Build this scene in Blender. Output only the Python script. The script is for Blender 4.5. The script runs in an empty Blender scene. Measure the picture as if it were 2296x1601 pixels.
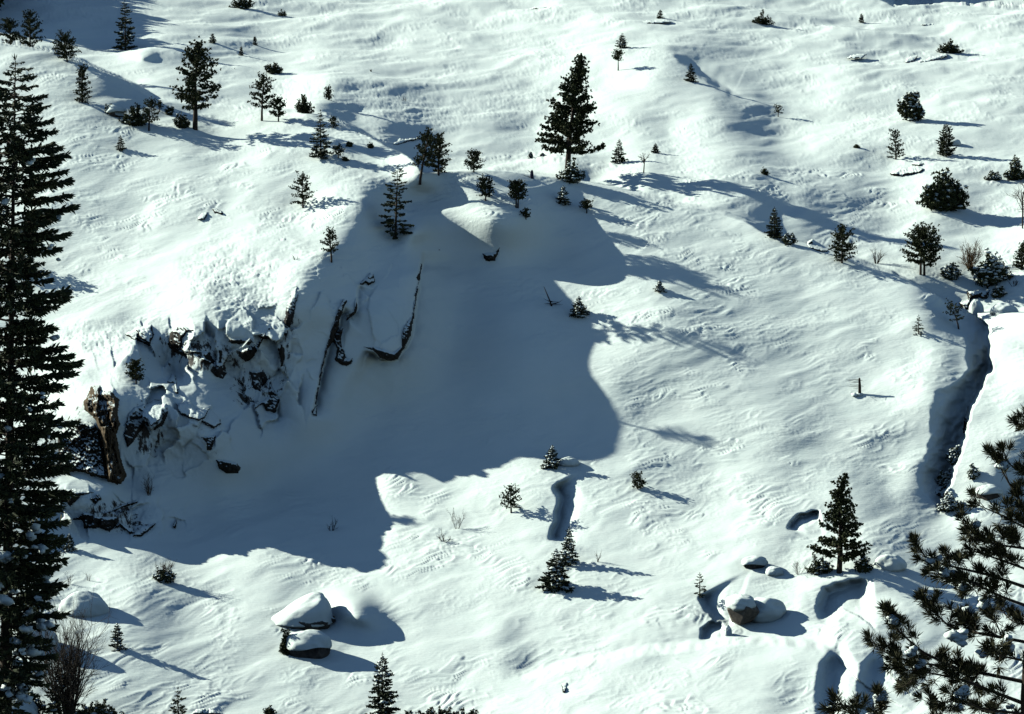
import bpy, math, random
import numpy as np

# ------------------------------------------------------------------ camera
scene = bpy.context.scene
PITCH = math.radians(6.0)          # camera looks 6 degrees down across a valley
HFOV = math.radians(20.0)          # long lens
W0, H0 = 2295.0, 1601.0            # survey units used for the layout below
F = (W0 / 2) / math.tan(HFOV / 2)
cam_data = bpy.data.cameras.new("camera")
cam_data.sensor_width = 36.0
cam_data.angle = HFOV
cam_data.clip_start = 0.5
cam_data.clip_end = 9000.0
cam = bpy.data.objects.new("camera", cam_data)
scene.collection.objects.link(cam)
cam.location = (0, 0, 0)
cam.rotation_euler = (math.pi / 2 - PITCH, 0, 0)
scene.camera = cam

# ------------------------------------------------------------------ sky, sun, exposure
SUN_AZ = math.radians(20.0)        # the sun stands left of the view and a little behind the hill
SUN_EL = math.radians(26.0)
to_sun = (-math.cos(SUN_EL) * math.cos(SUN_AZ), math.cos(SUN_EL) * math.sin(SUN_AZ), math.sin(SUN_EL))
world = bpy.data.worlds.new("World")
scene.world = world
world.use_nodes = True
wn = world.node_tree.nodes
wl = world.node_tree.links
sky = wn.new("ShaderNodeTexSky")
sky.sky_type = 'NISHITA'
sky.sun_disc = False
sky.sun_elevation = SUN_EL
sky.sun_rotation = math.atan2(to_sun[0], to_sun[1])
sky.altitude = 3000
sky.air_density = 1.0
sky.dust_density = 0.0
sky.ozone_density = 2.2
wn["Background"].inputs["Strength"].default_value = 0.055
wl.new(sky.outputs[0], wn["Background"].inputs["Color"])
sun_data = bpy.data.lights.new("sun", 'SUN')
sun_data.energy = 5.0
sun_data.angle = math.radians(0.5)
sun_data.color = (1.0, 0.985, 0.89)
sun = bpy.data.objects.new("sun", sun_data)
scene.collection.objects.link(sun)
from mathutils import Vector, Matrix
sun.rotation_euler = Vector(to_sun).to_track_quat('Z', 'Y').to_euler()
scene.view_settings.view_transform = 'Standard'
scene.view_settings.look = 'None'
scene.view_settings.gamma = 1.0
scene.view_settings.use_curve_mapping = False
scene.view_settings.exposure = 0.80
scene.cycles.max_bounces = 6
scene.cycles.diffuse_bounces = 0

# ------------------------------------------------------------------ numeric helpers
CP, SP = math.cos(PITCH), math.sin(PITCH)

def P(u, v, D):
    """survey bearing (u, v) at distance D along the view axis -> world point(s)"""
    a = (np.asarray(u, float) - W0 / 2) / F
    b = (H0 / 2 - np.asarray(v, float)) / F
    D = np.asarray(D, float)
    return np.stack([a * D, (CP + b * SP) * D, (-SP + b * CP) * D], -1)

def tps_fit(pts, lam=0.0):
    pts = np.asarray(pts, float)
    xy = pts[:, :2] / 300.0
    n = len(xy)
    d2 = ((xy[:, None] - xy[None]) ** 2).sum(-1)
    K = np.where(d2 > 0, 0.5 * d2 * np.log(d2 + 1e-12), 0) + lam * np.eye(n)
    Pm = np.c_[np.ones(n), xy]
    A = np.block([[K, Pm], [Pm.T, np.zeros((3, 3))]])
    w = np.linalg.solve(A, np.r_[pts[:, 2], np.zeros(3)])
    return xy, w

def tps_eval(fit, u, v):
    xy, w = fit
    q = np.stack([np.ravel(u), np.ravel(v)], -1) / 300.0
    out = np.empty(len(q))
    for i in range(0, len(q), 20000):
        s = q[i:i + 20000]
        d2 = ((s[:, None] - xy[None]) ** 2).sum(-1)
        out[i:i + 20000] = (0.5 * d2 * np.log(d2 + 1e-12)) @ w[:-3] + w[-3] + s @ w[-2:]
    return out.reshape(np.shape(u))

def sstep(a, b, x):
    t = np.clip((x - a) / (b - a), 0, 1)
    return t * t * (3 - 2 * t)

def poly_y(poly, u):
    p = np.asarray(poly, float)
    return np.interp(u, p[:, 0], p[:, 1])

_rng = np.random.RandomState(7)
_perm = _rng.permutation(4096)
_gx = np.cos(_rng.rand(4096) * 2 * math.pi)
_gy = np.sin(_rng.rand(4096) * 2 * math.pi)
_ga = _rng.rand(4096) * 2 * math.pi
_gx, _gy = np.cos(_ga), np.sin(_ga)

def perlin(x, y, seed=0):
    x = np.asarray(x, float) + seed * 37.13
    y = np.asarray(y, float) + seed * 91.7
    xi = np.floor(x).astype(np.int64); yi = np.floor(y).astype(np.int64)
    xf = x - xi; yf = y - yi
    def g(ix, iy, dx, dy):
        h = _perm[(_perm[ix & 4095] + iy) & 4095]
        return _gx[h] * dx + _gy[h] * dy
    uu = xf * xf * xf * (xf * (xf * 6 - 15) + 10)
    vv = yf * yf * yf * (yf * (yf * 6 - 15) + 10)
    a = g(xi, yi, xf, yf); b = g(xi + 1, yi, xf - 1, yf)
    c = g(xi, yi + 1, xf, yf - 1); d = g(xi + 1, yi + 1, xf - 1, yf - 1)
    return ((a + uu * (b - a)) * (1 - vv) + (c + uu * (d - c)) * vv) * 1.5

def fbm(x, y, octaves=4, seed=0, gain=0.5):
    s = 0; a = 1.0
    for k in range(octaves):
        s = s + a * perlin(x * 2 ** k, y * 2 ** k, seed + k * 5)
        a *= gain
    return s

def seg_dist(u, v, poly):
    """signed distance (positive right of travel, image axes) to a polyline, and arc parameter 0..1"""
    p = np.asarray(poly, float)
    best = np.full(np.shape(u), 1e9); sgn = np.ones(np.shape(u)); par = np.zeros(np.shape(u))
    L = np.r_[0, np.cumsum(np.hypot(*(p[1:] - p[:-1]).T))]
    for i in range(len(p) - 1):
        ax, ay = p[i]; bx, by = p[i + 1]
        dx, dy = bx - ax, by - ay
        l2 = dx * dx + dy * dy
        t = np.clip(((u - ax) * dx + (v - ay) * dy) / l2, 0, 1)
        ex, ey = u - (ax + t * dx), v - (ay + t * dy)
        d = np.hypot(ex, ey)
        c = dx * ey - dy * ex
        m = d < best
        best = np.where(m, d, best)
        sgn = np.where(m, np.sign(c), sgn)
        par = np.where(m, (L[i] + t * math.sqrt(l2)) / L[-1], par)
    return best * sgn, par
# ------------------------------------------------------------------ the mountainside
# distances (m along the view axis) of surveyed points on the near dome and the apron below it
NEAR = [
 # ridge of the dome, from the far left to the gully on the right
 (-500,60,345),(-200,80,340),(0,96,336),(120,122,334),(235,170,331),(340,225,330),(450,243,332),(590,252,330),
 (730,265,326),(810,300,321),(875,333,316),(929,362,310),(939,405,306.5),(1004,388,309),(1110,382,311.8),(1191,396,313),
 (1260,408,314),(1380,430,313.5),(1509,461,311.8),(1625,482,310),(1713,520,306),(1800,550,303.5),(1900,577,301.5),
 (2000,612,299.5),(2060,645,297),(2110,670,297),
 # upper left snowfield
 (-500,400,322),(-200,400,318),(60,330,318),(250,330,317),(430,292,322),(600,330,316),(720,352,313),(820,400,308),
 (100,480,307.4),(300,480,306.6),(500,470,304.6),(680,465,303.2),(880,450,306),(925,478,305.8),(960,440,307.8),
 (100,620,299.8),(300,600,298),(450,570,296.8),(560,555,295.8),(660,545,295.2),
 (-200,620,300),(-500,620,304),
 # buttress front
 (300,690,293),(450,690,288.8),(560,680,288.6),(620,700,287.4),(300,740,290),(450,750,287),(560,770,286),
 (400,830,287),(500,850,286),(600,850,286),(600,920,285),
 # spur and slabs
 (820,470,300),(770,500,297.5),(740,555,293.5),(680,625,288.3),(640,700,286.6),(618,775,286.4),
 (885,540,299.4),(930,530,298.8),(945,545,301),(840,620,293),(930,620,294.2),(760,640,289.8),(760,690,287.6),(700,760,286.5),(900,720,288.6),
 (660,850,285.3),(735,800,286),(800,760,287.2),(870,790,286),(915,770,287.7),(700,925,283),(640,920,283.4),
 # bowl
 (1000,480,305.4),(1060,450,305),(1100,494,302.4),(1150,515,302.2),(1185,478,304.3),(1090,555,303),(1040,520,304.1),(980,600,300.5),(1020,700,296),(1000,800,291.5),(1150,700,295.6),
 (1225,500,306.3),(1210,560,304.2),(1160,600,302),(1260,550,305.3),(1250,620,301.3),(1300,560,304.3),(1390,600,300.6),
 (1310,740,293.2),(1335,690,296),(1430,1030,277.6),(1200,800,289.5),(1100,900,286.5),(850,900,287),(1300,900,285.8),(1450,950,282.8),(1380,850,286.8),
 (760,1000,283.5),(1000,1000,283),(1250,1010,279.8),
 # right flank of the dome
 (1500,600,300),(1500,740,290.8),(1600,700,293.5),(1600,900,283.2),(1700,600,300),(1800,650,296.8),(1800,780,289.2),(1750,950,279.5),
 (1900,700,293),(2000,720,291.3),(2050,800,286.6),(1950,850,284.6),(1950,1000,276.5),(2040,900,280.5),(2030,1000,276.3),
 (1800,1080,273.5),(1990,1100,272.5),(1600,1060,276),(2080,740,289.3),
 # left benches and cliffs
 (-200,800,292),(60,780,291),(180,780,288),(300,785,285.5),(120,850,284),(230,850,280.5),(305,855,280),(380,870,280.5),
 (420,820,285.5),(480,870,283.8),(560,945,281),(450,930,277),(330,900,277),(250,880,276),(150,890,278),
 (400,1000,276.5),(280,1000,274.5),(180,1000,273.5),(520,1040,276),(620,1040,281),
 (280,1075,273.2),(150,1062,271),(60,1000,274),(150,1085,268.5),(250,1095,269.5),(340,1108,272),(250,1140,268),(350,1160,270.3),
 (250,1195,266.5),(150,1200,265),(-200,1000,276),(-200,1200,262),
 # bottom of the bowl and apron
 (450,1130,274.5),(600,1100,279),(800,1120,277),(870,1080,278),(1000,1090,277),(1200,1090,274.5),(1450,1080,274.8),
 (400,1210,268.5),(600,1210,269),(850,1220,268.5),(1100,1190,268.5),(1400,1180,268),(1700,1200,264),(1950,1200,263.5),
 (0,1320,252),(300,1320,254),(600,1330,257),(900,1330,257.5),(1200,1330,256.5),(1500,1330,255),(1750,1330,254),(2000,1300,255),
 (-200,1450,241),(100,1450,242),(400,1450,245.5),(700,1460,247),(1000,1460,247),(1200,1450,247),(1450,1430,247),(1650,1430,246),(1900,1430,244),
 (2100,1430,246),(2300,1430,246),(-200,1640,228),(100,1640,229),(400,1640,232),(700,1640,234),(1000,1640,234),(1300,1640,231),(1600,1640,229),(1850,1640,228.5),
 (2000,1640,230),(2295,1640,229),(2600,1640,228),
 # right bank
 (2130,760,288.2),(2150,820,284.5),(2190,680,303),(2295,650,297),(2235,760,286.8),(2235,830,283.2),(2295,800,283),(2190,900,279.3),(2295,950,275),(2175,1000,274.5),(2140,1080,272.3),
 (2230,1060,271.5),(2295,1080,272),(2110,1140,270.8),(2200,1180,267),(2295,1200,266),(2080,870,281.3),(2080,980,276.7),(2045,1060,273.3),
 (2600,800,284),(2600,1100,271),(2600,650,296),(2295,1300,257),(2900,800,284),(2900,1200,264),
]
# the hillside behind the dome
FAR = [
 (-500,0,430),(-500,-300,560),(-200,0,428),(0,0,424),(0,90,380),(150,60,396),(280,101,384),(300,0,424),(320,130,373),(400,60,402),(180,150,368),(300,200,355),
 (420,180,362),(600,0,440),(600,100,402),(560,190,366),(660,230,351),(700,150,380),(740,228,348),(800,260,346),(860,300,338),(850,200,366),(850,100,408),(1000,100,410),(1000,200,376),
 (960,320,343),(1050,300,350),(1134,360,338),(1200,300,356),(1270,388,331),(1340,330,346),(1300,0,448),(1300,100,408),(1300,200,378),(1500,0,455),(1500,110,398),(1450,200,373),
 (1550,185,378),(1600,230,368),(1500,300,354),(1450,384,330.5),(1600,400,327.5),(1700,425,325.5),(1750,300,363),(1700,100,420),(1900,0,475),(1900,150,402),(1900,300,362),(1900,400,340),
 (1800,470,322),(1750,500,318),(1850,550,315),(1950,585,311),(2060,600,309),(2100,50,460),(2100,150,410),(2100,250,374),(2100,350,351),(2100,450,332),(2200,300,361),(2295,200,392),(2295,400,342),(2220,470,331),(2000,520,322),
 (2000,440,336),(2150,590,311),(2250,600,309),(2295,620,306),(2150,540,319),(2100,650,306),(2150,700,304),(2295,700,302),(2600,400,340),(2600,0,500),(2600,650,300),
 (600,-300,600),(1300,-300,620),(2100,-300,640),(2900,-300,640),(939,405,325),(600,260,345),(450,240,348),(300,220,348),(1800,620,308),(1500,470,319),(1300,430,328),
]
RIDGE = [(-3000,20),(-500,58),(-100,90),(0,95),(40,103),(119,121),(181,142),(235,166),(300,196),(345,226),(450,238),(590,248),(730,263),(775,283),(810,301),
 (875,333),(905,348),(929,364),(945,392),(985,391),(1010,387),(1110,380),(1191,394),(1260,404),(1380,428),(1509,460),(1625,481),(1672,498),(1713,520),
 (1780,545),(1850,565),(1900,577),(2000,612),(2040,634),(2090,662),(2130,684),(2160,700),(2200,705),(2300,705),(5000,705)]
FAR_EDGE = [(1880,-60),(1930,-20),(1960,6),(2004,26),(2050,22),(2092,16),(2150,15),(2216,19),(2295,26),(2400,34),(3000,60)]

near_fit = tps_fit(NEAR, 0.0004)
far_fit = tps_fit(FAR, 0.0008)
UMIN, UMAX, VMIN, VMAX = -520.0, 2640.0, -300.0, 1640.0
CU = np.arange(UMIN, UMAX + 1, 10.0)
CV = np.arange(VMIN, VMAX + 1, 10.0)
_uu, _vv = np.meshgrid(CU, CV)
NEAR_G = tps_eval(near_fit, _uu, _vv)
FAR_G = tps_eval(far_fit, _uu, _vv)

def bicubic(G, u, v):
    x = np.clip((np.asarray(u, float) - UMIN) / 10.0, 1, G.shape[1] - 3.001)
    y = np.clip((np.asarray(v, float) - VMIN) / 10.0, 1, G.shape[0] - 3.001)
    xi = np.floor(x).astype(int); yi = np.floor(y).astype(int)
    fx, fy = x - xi, y - yi
    def wts(t):
        return (((-0.5 * t + 1) * t - 0.5) * t, (1.5 * t - 2.5) * t * t + 1, ((-1.5 * t + 2) * t + 0.5) * t, (0.5 * t - 0.5) * t * t)
    wx, wy = wts(fx), wts(fy)
    s = 0
    for j in range(4):
        r = 0
        for i in range(4):
            r = r + wx[i] * G[yi + j - 1, xi + i - 1]
        s = s + wy[j] * r
    return s

# scarps: a step in distance across a surveyed line.
# (line, step in m on the right of travel, softness, fade on the right, fade on the left)
SCARPS = []
def scarp(line, amp, soft, fade_r, fade_l=1e9, end=0.12, side=None):
    SCARPS.append((line, amp, soft, fade_r, fade_l, end))
BUMPS = []
def bump(u, v, ru, rv, amp, rot=0.0, p=2.0):
    BUMPS.append((u, v, ru, rv, amp, math.radians(rot), p))

# edges of the great slabs on the shaded buttress
scarp([(812,780),(858,807),(890,804),(922,756),(928,715),(935,664),(943,604),(948,560)], 2.6, 4, 55)
scarp([(698,936),(706,905),(714,864),(722,834),(737,781),(757,735),(772,682)], 1.8, 3, 26)
scarp([(776,722),(792,706),(801,690),(800,660),(808,636)], 0.9, 3, 22)
# lower right mound: its crest, its two wind-cut right sides, and smaller cornices
scarp([(1905,1490),(1870,1462),(1760,1442),(1650,1438),(1550,1449),(1400,1472),(1250,1497),(1120,1522)], 1.7, 15, 90)
scarp([(1842,1660),(1846,1560),(1852,1500),(1872,1474),(1900,1452)], 3.2, 24, 55, end=0.22)
scarp([(1942,1660),(1934,1560),(1944,1500),(1966,1478),(1990,1462)], 2.4, 22, 45, end=0.25)
scarp([(1232,1215),(1248,1165),(1256,1120),(1238,1094)], 3.2, 9, 30)
bump(1914,1358,88,42,1.6,-6,2.6)
scarp([(1848,1410),(1836,1362),(1850,1326),(1905,1306),(1960,1300)], 2.4, 12, 70, end=0.2)
bump(1800,1562,62,50,1.3,0,2.2)
scarp([(1764,1192),(1772,1174),(1792,1161),(1838,1148)], 2.4, 4, 16)
scarp([(1644,1404),(1606,1390),(1580,1362),(1566,1336)], 2.4, 9, 38)
scarp([(1572,1440),(1576,1415),(1592,1400),(1622,1397)], 2.0, 8, 22)
bump(798,1368,58,34,-4.0,22,2.2)
bump(322,124,28,11,-2.4,0,3)
bump(692,232,44,27,-3.4,10,2.6)
scarp([(1690,236),(1640,212),(1590,180),(1545,150),(1515,125),(1488,106)], 4.6, 9, 45, end=0.4)

_fr = np.random.RandomState(12)
FC = np.stack([_fr.uniform(90, 960, 190), _fr.uniform(560, 1230, 190)], -1)
FO = _fr.uniform(-1, 1, 190); FT = _fr.normal(0, 0.020, (190, 2))
def cliff_mask(u, v):
    m = np.zeros_like(u)
    for (a_, b_, ra, rb, w_) in [(450, 790, 200, 62, 1.0), (600, 830, 85, 120, 1.0), (330, 960, 150, 105, 0.9), (250, 1150, 140, 52, 0.8), (800, 690, 120, 130, 0.10), (480, 960, 90, 70, 0.5), (170, 900, 60, 40, .5)]:
        m = np.maximum(m, w_ * np.exp(-(((u - a_) / ra) ** 2 + ((v - b_) / rb) ** 2) ** 2))
    return m * (1 - 0.95 * np.exp(-(((u - 212) / 85) ** 2 + ((v - 972) / 120) ** 2) ** 2))
def cliff_facets(D, u, v):
    """joint-bounded blocks and ledges of the cliffs"""
    idx = np.nonzero((u > 60) & (u < 980) & (v > 520) & (v < 1250))
    if len(idx[0]) == 0:
        return D
    uu, vv = u[idx], v[idx]
    m = cliff_mask(uu, vv)
    wu = uu + 7 * perlin(uu / 26, vv / 26, 4); wv = vv + 7 * perlin(uu / 26, vv / 26, 6)
    off = np.empty(len(uu))
    for i in range(0, len(uu), 20000):
        sl = slice(i, i + 20000)
        d2 = ((wu[sl, None] - FC[:, 0])) ** 2 + ((wv[sl, None] - FC[:, 1]) * 0.62) ** 2
        k = d2.argmin(1)
        off[sl] = FO[k] * 0.45 + FT[k, 0] * (uu[sl] - FC[k, 0]) + FT[k, 1] * (vv[sl] - FC[k, 1])
    off = off + 0.15 * fbm(uu / 16, vv / 22, 3, 14)
    D = D.copy()
    D[idx] += m * off
    return D

def depth_raw(u, v):
    u = np.asarray(u, float); v = np.asarray(v, float)
    dn = bicubic(NEAR_G, u, v)
    df = np.maximum(bicubic(FAR_G, u, v), dn + 0.3)
    r = poly_y(RIDGE, u)
    w = sstep(-1.0, 8.0, r - v)
    D = dn + (df - dn) * w
    fe = poly_y(FAR_EDGE, u) - 9
    D = D + (55.0 + 3.0 * np.maximum(fe - v, 0)) * sstep(-1.5, 2.5, fe - v) * sstep(1880, 1935, u)
    D = cliff_facets(D, u, v)
    # the gully that cuts the dome off from the right bank
    lv = np.array([690, 705, 730, 780, 825, 855, 885, 912, 985, 1030, 1062, 1095, 1130, 1150.0])
    ul = np.array([2150, 2148, 2152, 2158, 2166, 2140, 2092, 2084, 2081, 2066, 2047, 2060, 2092, 2105.0])
    ur = np.array([2172, 2196, 2218, 2229, 2222, 2208, 2198, 2184, 2160, 2150, 2142, 2128, 2110, 2110.0])
    gd = np.array([0.0, 2.5, 4.2, 4.8, 4.8, 4.4, 4.2, 4.8, 5.2, 5.2, 4.8, 3.4, 1.2, 0.0])
    wob = 7.0 * perlin(u / 34.0, v / 34.0, 8) + 3.0 * perlin(u / 12.0, v / 12.0, 9)
    l = np.interp(v, lv, ul) + wob; rr = np.interp(v, lv, ur) + wob; g = np.interp(v, lv, gd, left=0, right=0)
    t = np.clip((u - l) / np.maximum(rr - l, 6), 0, 1)
    D = D + g * np.where(t < 0.86, sstep(0, 1.0, t) / 0.945, np.maximum(0, (1 - t) / 0.14))
    for (line, amp, soft, fr, fl, end) in SCARPS:
        p = np.asarray(line, float)
        m = 4 * max(fr if fr < 1e8 else 300, soft, 40)
        lo, hi = p.min(0) - m, p.max(0) + m
        idx = np.nonzero((u > lo[0]) & (u < hi[0]) & (v > lo[1]) & (v < hi[1]))
        if len(idx[0]) == 0:
            continue
        wob = 3.0 * perlin(u[idx] / 22.0, v[idx] / 22.0, 3)
        sd, t = seg_dist(u[idx], v[idx], line)
        sd = sd + wob
        tap = sstep(0, end, t) * sstep(0, end, 1 - t)
        prof = sstep(-soft, soft, sd)
        pos = np.exp(-np.maximum(sd, 0) / fr)
        neg = np.exp(-np.maximum(-sd, 0) / fl) if fl < 1e8 else 1.0
        dd = amp * tap * (prof * pos - (0 if fl > 1e8 else 0.0))
        D[idx] += dd
    for (bu, bv, ru, rv, amp, rot, p) in BUMPS:
        idx = np.nonzero((abs(u - bu) < 3 * max(ru, rv)) & (abs(v - bv) < 3 * max(ru, rv)))
        if len(idx[0]) == 0:
            continue
        x = (u[idx] - bu) * math.cos(rot) + (v[idx] - bv) * math.sin(rot)
        y = -(u[idx] - bu) * math.sin(rot) + (v[idx] - bv) * math.cos(rot)
        q = np.sqrt((x / ru) ** 2 + (y / rv) ** 2)
        D[idx] += amp * np.exp(-q ** p)
    return D

FIELD_STEP = 2.2
ucore = np.arange(-60, 2356, FIELD_STEP)
vcore = np.arange(-40, 1636, FIELD_STEP)
def grow(start, sign, n, first, ratio):
    out = []; x = start; s = first
    for _ in range(n):
        x += sign * s; s *= ratio; out.append(x)
    return out
ucols = np.array(sorted(grow(-60, -1, 46, 4, 1.09)) + list(ucore) + grow(ucore[-1], 1, 46, 4, 1.09))
vrows = np.array(sorted(grow(-40, -1, 40, 4, 1.09)) + list(vcore))
UU, VV = np.meshgrid(ucols, vrows)
DD = depth_raw(UU, np.clip(VV, VMIN, VMAX))
over = np.maximum(VMIN + 5 - VV, 0)
DD = DD * (1 + over / 900.0)

def depth(u, v):
    return float(depth_raw(np.array([float(u)]), np.array([float(v)]))[0])

PT = P(UU, VV, DD)
X, Y, Z = PT[..., 0], PT[..., 1], PT[..., 2]

# wind-worked relief of the snow: sastrugi, broken crust and small drifts
def relief(x, y, z):
    q = z + 0.15 * y
    nearw = 1 - 0.75 * sstep(335, 375, y)
    a = math.radians(15)
    wx = 0.9 * fbm(x / 5, q / 3, 2, 11); wy = 0.38 * fbm(x / 4.5, q / 2.6, 2, 23)
    xr = x * math.cos(a) + q * math.sin(a) + wx
    yr = -x * math.sin(a) + q * math.cos(a) + wy
    patch = sstep(-0.05, 0.45, fbm(x / 13, q / 6, 3, 31) + 0.10)
    # crust scarps: terraced noise
    n = fbm(xr / 9.0, yr / 1.4, 3, 41, 0.5)
    k = 2.8
    tt = n * k
    fl = np.floor(tt); fr = tt - fl
    terr = (fl + sstep(0.0, 0.30, fr)) / k
    h = 0.46 * nearw * (terr - n) * patch * sstep(-0.15, 0.35, fbm(x / 5, q / 2.4, 2, 37))
    # sastrugi
    r1 = 1 - np.abs(fbm(xr / 2.9, yr / 0.52, 2, 51))
    r2 = 1 - np.abs(fbm(xr / 1.25, yr / 0.30, 2, 57))
    patch2 = sstep(-0.10, 0.5, fbm(x / 8, q / 4, 3, 61))
    patch3 = sstep(-0.05, 0.5, fbm(x / 6, q / 3, 3, 67))
    h = h + 0.062 * (r1 ** 5) * (0.15 + 0.85 * patch2) + 0.030 * (r2 ** 4) * (0.12 + 0.88 * patch3) * nearw
    # knobbly crust
    h = h + 0.008 * fbm(x / 0.75, q / 0.38, 2, 79) * (0.2 + 0.8 * patch3 * patch)
    # broad swells
    h = h + 0.14 * fbm(xr / 9.5, yr / 3.0, 2, 71) + 0.065 * fbm(xr / 4.6, yr / 1.3, 2, 75) + 0.30 * fbm(x / 22, q / 9, 2, 77)
    hump = fbm(x / 17, q / 5.5, 2, 83)
    h = h + 0.38 * hump * sstep(318, 350, y)
    return h
core = (UU > -300) & (UU < 2600) & (VV > -200)
amp = np.ones_like(UU)
# the sheltered bowl is smoother
sm = np.exp(-(((UU - 1130) / 260) ** 2 + ((VV - 850) / 230) ** 2) ** 2)
amp *= 1 - 0.45 * sm
sm = np.exp(-(((UU - 700) / 230) ** 2 + ((VV - 1090) / 120) ** 2) ** 2)
amp *= 1 - 0.35 * sm
amp *= 1 - 0.75 * np.exp(-(((UU - 1590) / 130) ** 2 + ((VV - 175) / 75) ** 2))
far_amp = 1 + 0.5 * sstep(340, 440, DD)
H = np.zeros_like(UU)
H[core] = relief(X[core], Y[core], Z[core])
fade = sstep(-300, -120, UU) * (1 - sstep(2420, 2600, UU)) * sstep(-200, -80, VV)
H = H * amp * fade * far_amp
def ell(u, v, ru, rv, rot=0.0, p=4):
    r = math.radians(rot)
    x = (UU - u) * math.cos(r) + (VV - v) * math.sin(r); y = -(UU - u) * math.sin(r) + (VV - v) * math.cos(r)
    return np.exp(-((x / ru) ** 2 + (y / rv) ** 2) ** (p / 2))
# rime-crusted, lumpy snow on the front of the buttress and on some patches of the far hill
rough = np.clip(ell(560, 650, 110, 95, -20) + ell(190, 760, 130, 40) + 0.6 * ell(470, 600, 90, 60, -35) + 0.5 * ell(900, 240, 140, 45, 12) + 0.4 * ell(1150, 230, 160, 40, -8)
    + 0.5 * ell(650, 200, 60, 25) + 0.35 * ell(800, 440, 90, 60) + 0.8 * ell(330, 960, 90, 90) + 0.8 * ell(250, 1150, 120, 45), 0, 1)
k = rough > 0.02
xx, ss = X[k], 130 * np.log(Y[k]) + Z[k]
H[k] += rough[k] * (0.13 * (1 - np.abs(fbm(xx / 0.6, ss / 0.5, 3, 91))) + 0.16 * fbm(xx / 2.4, ss / 1.6, 3, 95)) - 0.1 * rough[k]
Z += H

# rock showing through plastered snow on the cliffs (0..1 per vertex)
ROCKY = np.zeros_like(UU)
for (ru_, rv_, a_, b_, rot_, w_) in [(450, 800, 150, 50, 12, 1.0), (560, 870, 60, 55, 0, 1.0), (645, 780, 26, 150, 14, 0.9), (330, 960, 60, 90, 10, 1.0), (450, 935, 60, 35, 10, 0.8), (250, 1155, 110, 48, 12, 1.0), (480, 1010, 30, 30, 0, .6), (190, 960, 60, 90, 0, .8)]:
    ROCKY = np.maximum(ROCKY, w_ * ell(ru_, rv_, a_, b_, rot_))

# valley floor and the near side of the valley, behind and below the camera's line of sight
ycur = Y[-1].copy(); zcur = Z[-1].copy()
az = (ucols - W0 / 2) / F
prof_y = [224, 214, 202, 190, 175, 158, 140, 125, 110, 95, 80, 70, 60, 50, 40, 30, 20, 12, 5, 0, -6, -20, -60, -150, -400, -1500]
prof_z = [-56.5, -58.5, -58.5, -56, -51, -45, -38, -33.5, -29.5, -25.8, -22.3, -19.8, -17.6, -15.0, -12.4, -9.6, -6.8, -4.2, -2.3, -1.75, -1.6, -1.2, -1, 4, 20, 60]
rx, ry, rz = [], [], []
for k, (py, pz) in enumerate(zip(prof_y, prof_z)):
    fx = py if py > 120 else 120 + (120 - py) * 0.9
    xx = az * fx
    yy = np.full_like(xx, py)
    nz = 0.5 * fbm(xx / 14, yy / 14, 3, 81) if py < 222 else 0
    rx.append(xx); ry.append(yy); rz.append(np.full_like(xx, pz) + nz * (1 if abs(py) > 15 else 0.1))
# far skyline rows behind the top
tx, ty, tz = [], [], []
ytop = Y[0]; ztop = Z[0]
for k, (m, dz) in enumerate([(2.2, 40), (1.6, 25), (1.25, 12)]):
    tx.append(X[0] * m); ty.append(ytop * m); tz.append(ztop + dz)
Xa = np.vstack(tx + [X] + rx); Ya = np.vstack(ty + [Y] + ry); Za = np.vstack(tz + [Z] + rz)
nr, nc = Xa.shape
rock_a = np.zeros_like(Xa); rock_a[3:3 + X.shape[0]] = ROCKY

# ------------------------------------------------------------------ materials
def new_mat(name):
    m = bpy.data.materials.new(name)
    m.use_nodes = True
    nt = m.node_tree
    b = nt.nodes["Principled BSDF"]
    return m, nt, b

def node(nt, kind, **kw):
    n = nt.nodes.new(kind)
    for k, val in kw.items():
        setattr(n, k, val)
    return n

def noise(nt, scale, detail=3, rough=0.55, vec=None):
    n = node(nt, "ShaderNodeTexNoise")
    n.inputs["Scale"].default_value = scale
    n.inputs["Detail"].default_value = detail
    n.inputs["Roughness"].default_value = rough
    if vec is not None:
        nt.links.new(vec, n.inputs["Vector"])
    return n

def ramp(nt, src, stops):
    r = node(nt, "ShaderNodeValToRGB")
    while len(r.color_ramp.elements) < len(stops):
        r.color_ramp.elements.new(0.5)
    for e, (p, c) in zip(r.color_ramp.elements, stops):
        e.position = p
        e.color = (*c, 1) if len(c) == 3 else c
    nt.links.new(src, r.inputs[0])
    return r

SNOW_A = (0.66, 0.775, 0.715)
SNOW_B = (0.705, 0.81, 0.745)
ROCK_D = (0.018, 0.017, 0.014)
ROCK_L = (0.060, 0.056, 0.048)

def snow_color(nt, vec):
    n = noise(nt, 0.35, 3, 0.6, vec)
    return ramp(nt, n.outputs[0], [(0.3, SNOW_A), (0.7, SNOW_B)])

def snow_bump(nt, vec, b, dist=0.05, strength=0.6):
    mp = node(nt, "ShaderNodeMapping")
    mp.inputs["Rotation"].default_value = (0, 0, math.radians(24))
    mp.inputs["Scale"].default_value = (0.55, 1.9, 1.2)
    nt.links.new(vec, mp.inputs["Vector"])
    n = noise(nt, 2.6, 4, 0.6, mp.outputs[0])
    bp = node(nt, "ShaderNodeBump")
    bp.inputs["Strength"].default_value = strength
    bp.inputs["Distance"].default_value = dist
    nt.links.new(n.outputs[0], bp.inputs["Height"])
    nt.links.new(bp.outputs[0], b.inputs["Normal"])
    return bp

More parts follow.
